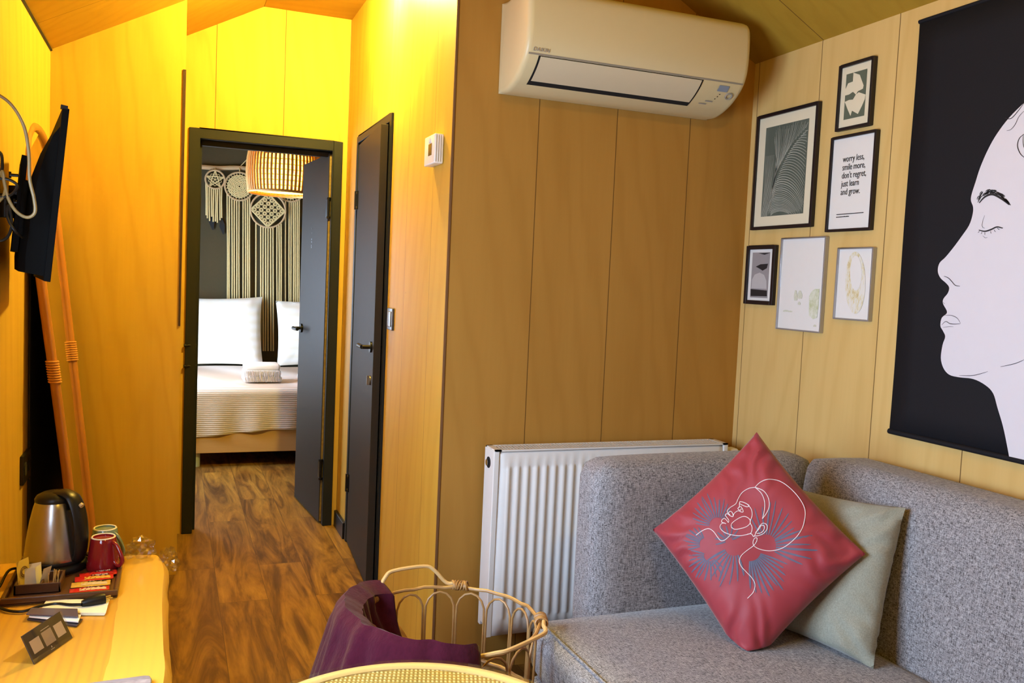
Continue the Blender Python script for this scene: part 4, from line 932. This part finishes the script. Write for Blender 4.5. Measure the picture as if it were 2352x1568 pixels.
sb0 = tz(80, 1525, SZ+.001); sb1 = tz(167, 1464, SZ+.001); st0 = tz(50, 1461, SZ+.070); st1 = tz(137, 1404, SZ+.070)
sg = thing('table_sign', tuple((sb0+sb1)/2), 'small dark table sign card in a clear acrylic holder', 'sign')
ACR = clear('acrylic', (.96, .95, .92), .10, .02)
nS = (sb1-sb0).cross(st0-sb0).normalized(); nS = nS if nS.dot(O-sb0) > 0 else -nS
MB().prism([sb0, sb1, st1, st0], -nS*.003).build('card', plain('card_charcoal', (.030, .024, .028), .5), sg)
MB().prism([p+nS*.0012 for p in (sb0-(sb1-sb0)*.02, sb1+(sb1-sb0)*.02, st1+(sb1-sb0)*.02, st0-(sb1-sb0)*.02)], nS*.0015).build('acrylic_front', ACR, sg)
ft = (sb0-st0); ft = V(-nS.x, -nS.y, 0).normalized()
MB().prism([sb0, sb1, sb1+ft*.075, sb0+ft*.075], (0, 0, .002)).build('acrylic_foot', ACR, sg)
def cardq(u0, u1, v0, v1, mat, nm): 
    F = lambda u, v: sb0+(sb1-sb0)*u+(st0-sb0)*v*(1-u)+(st1-sb1)*v*u+nS*.0006
    MB().prism([F(u0, v0), F(u1, v0), F(u1, v1), F(u0, v1)], nS*.0003).build(nm, mat, sg)
CARDP = plain('card_pale', (.62, .52, .50), .6)
cardq(.08, .32, .28, .72, CARDP, 'pale_square'); cardq(.70, .92, .28, .72, CARDP, 'pale_square')
cardq(.385, .635, .26, .74, plain('card_pale_dim', (.42, .34, .33), .6), 'middle_square')
cardq(.40, .62, .80, .82, CARDP, 'fine_line'); cardq(.47, .49, .14, .2, CARDP, 'small_mark'); cardq(.44, .53, .08, .095, CARDP, 'fine_line')
# crumpled clear film
def film(c, r, label, seed):
    mb = MB(); bm = bmesh.new(); bmesh.ops.create_icosphere(bm, subdivisions=3, radius=1)
    for v in bm.verts:
        n_ = noise.noise(v.co*2.3+V(seed, 0, 0))*.55+noise.noise(v.co*6+V(0, seed, 0))*.35; p = v.co*(1+n_); v.co = c+V(p.x*r[0], p.y*r[1], max(-.9, p.z)*r[2])
    bm.verts.index_update(); mb.add([v.co.copy() for v in bm.verts], [[v.index for v in f.verts] for f in bm.faces]); bm.free()
    tag(mb.build('plastic_wrap', FILM, None, base=c), label, 'wrapper', 'crumpled clear film on the slab end')
FILM = clear('clear_film', (.93, .92, .90), .22, .10)
film(V(-.083, 2.86, SZ+.032), (.042, .030, .032), 'crumpled clear plastic film on the far end of the slab', 2)
film(V(-.002, 2.855, SZ-.010), (.030, .036, .036), 'crumpled clear plastic film caught on the slab corner by the floor', 6)
# ------------------------------------------------------------------ rattan coffee table
TC = V(.42, 1.485, 0); TR, TH = .352, .50
ct = thing('rattan_coffee_table', (TC.x, TC.y, 0), 'round rattan coffee table with woven cane top at the bottom edge', 'table')
nc = NT('woven_cane', .5); w1 = nc.wave(nc.mapping((1, 1, 1), (0, 0, .3)), 34, 0, 0, 'BANDS', 'X'); w2 = nc.wave(nc.mapping((1, 1, 1), (0, 0, .3)), 24, 0, 0, 'BANDS', 'Y')
ck = nc.math('MULTIPLY', w1, w2); nse = nc.noise(nc.mapping((1, 1, 1)), 12, 3)
nc.col(nc.mix((.30, .17, .035), nc.mix((.74, .54, .17), (.90, .78, .42), nse), nc.math('POWER', ck, .6))); nc.bump(ck, .8, .003); WEAVE = nc.m
MB().lathe([(0, TH-.004), (TR-.022, TH-.004), (TR-.022, TH-.012), (0, TH-.012)], TC, 72).build('woven_top', WEAVE, ct, smooth=50)
MB().lathe([(TR-.026, TH-.014), (TR-.028, TH-.002), (TR-.020, TH+.003), (TR-.006, TH+.002), (TR, TH-.006), (TR-.001, TH-.024), (TR-.010, TH-.028), (TR-.026, TH-.014)], TC, 72).build('rim', CANEL, ct, smooth=True)
gls = MB().lathe([(0, TH+.0045), (TR-.001, TH+.0045), (TR+.001, TH+.006), (TR-.001, TH+.0075), (0, TH+.0075)], TC, 72); gls.build('glass_top', clear('table_glass', (.97, 1, .98), .05, .01), ct, smooth=50)
for k in range(14):
    a = 2*pi*k/14; p = MB(); 
    p.tube([TC+V(math.cos(a)*(TR-.02), math.sin(a)*(TR-.02), TH-.025), TC+V(math.cos(a+.3)*(TR-.10), math.sin(a+.3)*(TR-.10), .24), TC+V(math.cos(a+.5)*(TR-.05), math.sin(a+.5)*(TR-.05), .0)], .007, 8); p.build('strut', CANE, ct, smooth=True)
MB().tube([TC+V(math.cos(a)*(TR-.055), math.sin(a)*(TR-.055), .008) for a in [2*pi*k/40 for k in range(40)]], .010, 8, closed=True).build('base_ring', CANEL, ct, smooth=True)
# ------------------------------------------------------------------ cane basket
bk = thing('cane_basket', (.69, 2.13, 0), 'round open cane basket with looped arches and two handles', 'basket')
BC = V(.690, 2.135, 0); BR = .238; RZ = .46
def bp(a, r, z): return BC+V(math.cos(a)*r, math.sin(a)*r*1.02, z)
def hoop(r, z, th, name, mat=CANE): 
    return MB().tube([bp(2*pi*k/48, r+.002*math.sin(k*1.7), z+.002*math.sin(k*2.3)) for k in range(48)], th, 8, closed=True).build(name, mat, bk, smooth=True)
hoop(BR, RZ, .0052, 'rim'); hoop(BR-.010, RZ-.205, .0055, 'middle_hoop'); hoop(BR-.040, .012, .0065, 'base_hoop'); hoop(BR-.006, RZ-.21, .0045, 'middle_hoop')
NA = 16
for k in range(NA):
    a = 2*pi*(k+.5)/NA; w = 2*pi/NA*.46; zb = RZ-.205; zt_ = RZ-.012; P_ = []
    for j in range(15):
        t = j/14; s = math.cos(pi*(1-t)); aa = a+w*s*(1 if abs(s) < 1 else 1); 
        if t < .25: aa = a-w; z = zb+(zt_-zb-.05)*(t/.25)
        elif t > .75: aa = a+w; z = zb+(zt_-zb-.05)*((1-t)/.25)
        else: q = (t-.25)/.5*pi; aa = a-w*math.cos(q); z = zt_-.05+.05*math.sin(q)
        P_.append(bp(aa, BR-.006-.004*(RZ-z)/.2, z))
    MB().tube(P_, .0033, 7).build('arch', CANE, bk, smooth=True)
for k in range(NA):
    a = 2*pi*k/NA; MB().tube([bp(a, BR-.009, RZ-.205), bp(a+.06, BR-.02, RZ-.32), bp(a+.12, BR-.038, .012)], .0038, 7).build('rib', CANE, bk, smooth=True)
MB().lathe([(0, .006), (BR-.05, .006), (BR-.05, .012), (0, .012)], BC, 40).build('bottom', CANE, bk, smooth=50)
def hnd(a0, a1, hgt, tilt, mat):
    ac_ = (a0+a1)/2; P_ = []
    for (t, h) in ((0, .004), (.07, .006), (.16, .012), (.27, .75), (.36, 1), (.64, 1), (.73, .75), (.84, .012), (.93, .006), (1, .004)):
        aa = a0+(a1-a0)*t; P_.append(bp(aa, BR+.012+tilt*h, RZ+.008+hgt*h))
    o = MB().tube(smoothpts(P_, 4), .0056, 8).build('handle', mat, bk, smooth=True)
    for t in (0.04, .96):
        w_ = MB(); random.seed(int(a0*10))
        for j in range(9):
            aa = a0+(a1-a0)*t+(j-4)*.022; c_ = bp(aa, BR+.006, RZ+.004); tg_ = V(-math.sin(aa), math.cos(aa), 0); rr = V(math.cos(aa), math.sin(aa), 0)
            w_.tube([c_+rr*.016*math.cos(b)+V(0, 0, .012*math.sin(b))+tg_*.004*math.sin(b+j) for b in [2*pi*q/12 for q in range(12)]], .0026, 5, closed=True)
        w_.build('cane_wrap', CANE, o, smooth=True)
    return o
hnd(math.radians(139), math.radians(62), .050, .004, CANEL)
h2 = hnd(math.radians(-108), math.radians(-14), .012, .018, CANEL)
w_ = MB()
for j in range(12):
    aa = math.radians(-100)+j*.014*1.0; c_ = bp(aa, BR+.010, RZ+.008); rr = V(math.cos(aa), math.sin(aa), 0)
    w_.tube([c_+rr*.013*math.cos(b)+V(0, 0, .010*math.sin(b)) for b in [2*pi*q/12 for q in range(12)]], .0022, 5, closed=True)
w_.build('cane_wrap', plain('pale_cane_wrap', (.72, .56, .33), .5), h2, smooth=True)
# throw blanket over the left rim
nt = NT('plum_knit', .95, 0, .1); v_ = nt.mapping((1, 1, 1)); f1 = nt.noise(nt.mapping((1, 1, .25)), 120, 3); f2 = nt.noise(nt.mapping((1, 1, 1)), 60, 4, .7)
nt.col(nt.mix((.030, .002, .009), (.085, .009, .024), nt.math('MULTIPLY', nt.math('ADD', f1, f2), .5))); nt.bump(nt.math('ADD', f1, f2), .5, .003); nt.b.inputs['Sheen Weight'].default_value = .12
A0, A1 = math.radians(120), math.radians(268)
def thr(u, v):      # u along the rim, v from outside floor over the rim down inside
    a = A0+(A1-A0)*u; env = math.sin(pi*min(1, max(0, u)))**.35
    fold = .005*math.sin(u*46+5*v+2*math.sin(u*9))+.003*math.sin(u*83+9*v)+.022*noise.noise(V(u*9, v*4, 3))
    if v < .5:
        q = v/.5; z = .03+(RZ+.03-.03)*math.sin(q*pi/2)**.9; z = .05+(RZ+.028-.05)*q; r = BR+.025+(1-q)*(.14*math.sin(pi*min(1, u*1.0))**.5+.01)+.02*math.sin(pi*q)
    else:
        q = (v-.5)/.5; z = RZ+.028-q*.26; r = BR+.016-.040*min(1, q/.09)-q*(.03+.10*q)
    k_ = max(0, 1-min(u, 1-u)/.10)**2
    if v < .5: z = z+(RZ+.02-z)*k_*.75
    r += .018*math.sin(pi*v)**4*(1-k_)
    r += fold*(1 if abs(v-.5) > .06 else .5); z += .010*noise.noise(V(u*7, v*3, 8))+(.026*math.sin(pi*v)**8)*env
    return bp(a, r, max(.01, z))
mb = MB().grid(thr, 90, 44); mb2 = MB().grid(lambda u, v: bp(math.radians(30)+u*math.radians(330), (.03+v*.16), .20+.035*noise.noise(V(math.cos(u*6.28)*v*5, math.sin(u*6.28)*v*5, 2))+.02*math.sin(v*9+u*13)-.05*v), 60, 14)
mb.v += []; k0 = len(mb.v); mb.add(mb2.v, mb2.f)
tag(mb.build('throw_blanket', nt.m, None, smooth=True, base=(.55, 2.1, .3), solid=.009), 'plum knitted throw blanket hanging over the side of the cane basket', 'blanket')
# ------------------------------------------------------------------ bedroom
bed = thing('bed', (.80, 7.0, 0), 'double bed on a plain wooden frame in the bedroom', 'bed')
MB().box((.02, 6.20, .10), (1.60, 6.235, .265)).box((.02, 6.235, .10), (.055, 7.95, .265)).box((1.565, 6.235, .10), (1.60, 7.95, .265)).box((.055, 6.235, .22), (1.565, 7.95, .262)).build('bed_frame', plywood('bed_pine', (.50, .30, .12), (.62, .40, .18), None, 'x'), bed, bevel=.003)
for x, y in ((.162, 6.26), (1.45, 6.26), (.162, 7.8), (1.45, 7.8)): MB().lathe([(.026, 0), (.026, .10)], (x, y, 0), 16).build('leg', plain('bed_leg_grey', (.42, .50, .50), .35), bed, smooth=True)
MB().rbox((.03, 6.215, .265), (1.59, 7.95, .50), .04).build('mattress', plain('mattress_white', (.8, .79, .76), .8), bed, smooth=True)
ns_ = NT('ribbed_bedspread', .9, 0, .15); sz = ns_.axis(2); w = ns_.math('SINE', ns_.math('MULTIPLY', sz, 470)); ns_.col(ns_.mix((.50, .385, .30), (.74, .66, .60), ns_.math('ADD', ns_.math('MULTIPLY', w, .5), .5))); ns_.bump(w, .4, .003)
def bs(u, v):
    x = -.02+1.66*u
    hem = .205+.05*min(1, max(0, (x-.14)/.5)) ; 
    if v < .42: q = v/.42; z = hem+(.50-hem)*q; y = 6.188-.010*math.sin(x*26)*(1-q)-.006*math.sin(x*11+1)*(1-q)
    elif v < .55: q = (v-.42)/.13*pi/2; y = 6.188+.05*(1-math.cos(q)); z = .50+.045*math.sin(q)
    else: q = (v-.55)/.45; y = 6.238+q*1.40; z = .545+.004*math.sin(x*7+q*5)
    return V(x, y, z)
tag(MB().grid(bs, 80, 60).build('bedspread', ns_.m, None, smooth=True, base=(.8, 6.2, .2), solid=.006), 'beige ribbed bedspread draped over the foot of the bed', 'bedspread')
PIL = NT('pillow_white', .85); w = PIL.math('SINE', PIL.math('MULTIPLY', PIL.axis(2), 90)); PIL.col(PIL.mix((.80, .76, .64), (.84, .82, .76), PIL.math('ADD', PIL.math('MULTIPLY', w, .5), .5))); PIL = PIL.m
for (xa, xb, lb) in ((.02, .715, 'white pillow propped on the left half of the bed'), (.83, 1.50, 'white pillow propped on the right half of the bed')):
    c4 = [V(xa, 7.60, .555), V(xb, 7.60, .555), V(xb, 7.83, 1.13), V(xa, 7.83, 1.10)]; cu = Cush(c4, .065, .05, 2+xa)
    tag(cu.mesh(26).build('pillow', PIL, None, smooth=True, base=cu.ctr-V(0, 0, .25)), lb, 'pillow', 'pillows on the bed')
def towel(x0, x1, y0, y1, z, label, seed):
    t = thing('folded_towel', ((x0+x1)/2, y0, z), label, 'towel', 'fringed towels on the bed')
    nt_ = plain('towel_stripe', (.78, .72, .68), .9, var=.12, vs=25); m_ = MB()
    for k in range(3): m_.rbox((x0+.004*k, y0+.006*k, z+.042*k), (x1-.006*k, y1, z+.042*k+.046), .018)
    m_.build('stack', nt_, t, smooth=True); random.seed(seed); fr_ = MB(); n_ = int((x1-x0)/.0085); 
    for k in range(n_):
        x = x0+.01+(x1-x0-.02)*k/n_; fr_.tube([V(x, y0+.004, z+.085), V(x+random.uniform(-.004, .004), y0-.012, z+.05), V(x+random.uniform(-.006, .006), y0-.016, z+.006+random.uniform(0, .012))], .0028, 5)
    fr_.build('fringe', plain('fringe_mauve', (.42, .34, .30), .9, var=.5, vs=45), t)
towel(.475, .745, 6.46, 6.68, .552, 'folded striped towel with tassel fringe on the bedspread', 1)
towel(.880, 1.12, 6.50, 6.70, .552, 'folded fringed towel half hidden behind the bedroom door', 5)
# pendant lamp
pd = thing('pendant_lamp', (.70, 6.3, 2.6), 'woven rattan pendant lamp glowing over the bed', 'lamp')
LC = V(.70, 6.3, 0); lp = [(.232, 1.895), (.240, 1.95), (.246, 2.03), (.243, 2.12), (.228, 2.21), (.198, 2.29), (.15, 2.36), (.09, 2.40), (.03, 2.415)]
LINER = bpy.data.materials.new('translucent_liner'); LINER.use_nodes = True; _t = LINER.node_tree; _t.nodes.clear()
_o = _t.nodes.new('ShaderNodeOutputMaterial'); _x = _t.nodes.new('ShaderNodeMixShader'); _x.inputs[0].default_value = .55
_a = _t.nodes.new('ShaderNodeBsdfDiffuse'); _c = _t.nodes.new('ShaderNodeBsdfTranslucent'); _a.inputs[0].default_value = (.85, .66, .14, 1); _c.inputs[0].default_value = (.80, .45, .08, 1)
_t.links.new(_a.outputs[0], _x.inputs[1]); _t.links.new(_c.outputs[0], _x.inputs[2]); _t.links.new(_x.outputs[0], _o.inputs[0])
RAT = NT('rattan_glow', .5); _f = RAT.noise(RAT.mapping((1, 1, .2)), 60); RAT.col(RAT.mix((.30, .13, .03), (.62, .34, .09), _f)); RAT.b.inputs['Transmission Weight'].default_value = 0; RAT = RAT.m
def lr(z):
    for i in range(len(lp)-1):
        if lp[i][1] <= z <= lp[i+1][1]: t = (z-lp[i][1])/(lp[i+1][1]-lp[i][1]); return lp[i][0]+(lp[i+1][0]-lp[i][0])*t
    return lp[-1][0]
rb_ = MB(); zs_ = [1.905+.51*k/16 for k in range(17)]; zs_[-1] = 2.41
for k in range(56):
    a = 2*pi*k/56; rb_.tube([LC+V(math.cos(a)*lr(z), math.sin(a)*lr(z), z) for z in zs_], .0085, 6)
shd = rb_.build('shade', RAT, pd, smooth=True)
hp_ = MB()
for z in [1.900+.035*k for k in range(14)]: hp_.tube([LC+V(math.cos(2*pi*k/40)*(lr(z)-.008), math.sin(2*pi*k/40)*(lr(z)-.008), z) for k in range(40)], .003, 6, closed=True)
hp_.tube([LC+V(math.cos(2*pi*k/40)*.233, math.sin(2*pi*k/40)*.233, 1.898) for k in range(40)], .010, 8, closed=True)
hp_.build('hoops', RAT, shd, smooth=True)
MB().lathe([(.220, 1.912), (.230, 2.03), (.226, 2.12), (.212, 2.20), (.182, 2.28), (.13, 2.35)], LC, 48).build('liner', LINER, pd, smooth=True)
MB().lathe([(0, 1.955), (.02, 1.96), (.030, 1.985), (.026, 2.01), (.014, 2.035), (.014, 2.05)], LC, 24).build('bulb', clear('bulb_glass', (1, .98, .9), .08, .02), pd, smooth=True)
MB().tube([LC+V(0, 0, 1.975), LC+V(0, 0, 2.02)], .007, 8).build('filament', emit('glow_filament', (1, .75, .35), 60), pd)
MB().tube([LC+V(0, 0, 2.04), LC+V(0, 0, RIDGE)], .004, 8).build('cord', BLACKP, pd); MB().tube([LC+V(0, 0, 2.04), LC+V(0, 0, 2.10)], .020, 14).build('socket', BLACKP, pd, smooth=True)
# macrame wall hangings
WY = YBED-.03; COT = plain('cotton_cord', (.70, .56, .27), .9, var=.12, vs=50); TWIG = plain('driftwood', (.55, .38, .20), .7)
def wp(x, y, d=0): return at(x, y, 1, WY-d)
rod = thing('driftwood_rod', tuple(wp(580, 388)), 'pale driftwood rod on the dark bedroom wall holding the hangings', 'rod')
MB().tube(smoothpts([wp(462, 383), wp(500, 386), (wp(540, 385)), wp(577, 388), wp(640, 391), wp(708, 396)], 4), [.020]*21, 8).build('stick', TWIG, rod, smooth=True)
MB().tube([wp(550, 384), wp(585, 348), wp(640, 310), wp(690, 350), wp(700, 395)], .004, 6).build('cord', COT, rod)
def dream(cx, cy, r, label, web, fr_cols, bot, seed):
    random.seed(seed); dd = .07 if web == 'square' else .04; c = wp(cx, cy, dd); rr = (wp(cx+r, cy, dd)-c).length
    t = thing('dream_catcher', tuple(c), label, 'wall hanging', 'macrame dream catchers on the bedroom wall')
    cir = lambda q, k=36: [c+V(math.cos(2*pi*j/k)*q, 0, math.sin(2*pi*j/k)*q) for j in range(k)]
    MB().tube(cir(rr), .008, 8, closed=True).build('ring', TWIG, t, smooth=True)
    MB().tube([c+V(0, 0, rr), wp(cx, 386, .02)], .005, 6).build('hanger', COT, t)
    w_ = MB()
    if web == 'star':
        P_ = cir(rr, 5)
        P_ = [c+V(math.sin(2*pi*j/5)*rr, 0, math.cos(2*pi*j/5)*rr) for j in range(5)]
        for j in range(5): w_.tube([P_[j], P_[(j+2) % 5]], .0045, 5); w_.tube([P_[j], c], .003, 5)
        for q in (.45, .7): w_.tube([c+V(math.sin(2*pi*(j+.5)/5)*rr*q, 0, math.cos(2*pi*(j+.5)/5)*rr*q) for j in range(5)], .003, 5, closed=True)
    elif web == 'disk':
        for q in [k/9 for k in range(1, 8)]:
            k_ = max(8, int(44*q)); w_.tube([c+V(math.cos(2*pi*j/k_)*rr*q*(1+.03*(-1)**j), 0, math.sin(2*pi*j/k_)*rr*q*(1+.03*(-1)**j)) for j in range(k_)], rr*.056, 6, closed=True)
        for j in range(28): a = 2*pi*j/28; w_.tube([c+V(math.cos(a)*rr*.8, 0, math.sin(a)*rr*.8), c+V(math.cos(a)*rr, 0, math.sin(a)*rr)], .003, 4)
    else:
        s = rr*.98; n_ = 5
        for i in range(n_):
            for j in range(n_):
                a, b = (i-(n_-1)/2)/n_*1.0, (j-(n_-1)/2)/n_*1.0; q = c+V((a-b)*s, -.002, (a+b)*s)
                for r_ in (.04, .075): w_.tube([q+V(math.cos(2*pi*k/10)*s*r_*1.5, 0, math.sin(2*pi*k/10)*s*r_*1.5) for k in range(10)], s*.026, 5, closed=True)
        for e in range(4):
            a0_ = pi/2*e; w_.tube([c+V(math.cos(a0_)*s, 0, math.sin(a0_)*s), c+V(math.cos(a0_+pi/2)*s, 0, math.sin(a0_+pi/2)*s)], .007, 6)
    w_.build('lace', COT, t, smooth=True)
    f_ = MB()
    for (x0_, x1_, y0_, y1_, n_) in fr_cols:
        n_ = max(1, round(n_*.72))
        for k in range(n_):
            x = x0_+(x1_-x0_)*(k+.5)/n_; e = random.uniform(-8, 8) if bot else 0
            dx = x-cx; yt = cy+math.sqrt(max(0, r*r-dx*dx)) if abs(dx) < r else y0_
            a = wp(x, yt, dd-.005); b = wp(x+random.uniform(-.8, .8), y1_+e, dd-.005); mid = a.lerp(b, .5)+V(random.uniform(-.003, .003), -.004, 0); f_.tube([a, mid, b], .0068, 5)
    if f_.v: f_.build('fringe', COT, t, smooth=True)
    return t
dream(494, 412, 22, 'small dream catcher with star web, leftmost on the rod', 'star', [(470, 476, 432, 500, 2), (474, 512, 432, 505, 11)], True, 1)
dream(550, 428, 33, 'dream catcher with solid lace disc left of the lamp shade', 'disk', [(519, 552, 460, 708, 9), (556, 576, 460, 704, 6)], False, 2)
dream(616, 483, 40, 'dream catcher with lace diamond and longest fringe in the middle', 'square', [(584, 592, 515, 700, 2), (596, 630, 520, 806, 9), (634, 648, 515, 700, 4)], False, 3)
dream(668, 430, 33, 'dream catcher half covered by lamp shade and open door', 'disk', [(652, 660, 455, 702, 2), (662, 690, 455, 702, 8)], False, 4)
# small feathers under the first one
ft_ = MB()
for (x, y) in ((484, 520), (508, 530)): a = wp(x, y-30); b = wp(x+5, y+8); ft_.strip([a, a.lerp(b, .5), b], [.01, .05, .008], (0, 1, 0))
tag(ft_.build('feather', plain('black_feather', (.01, .01, .01), .8), None, base=wp(495, 500), solid=.002), 'dark feathers hanging under the small star dream catcher', 'feathers')
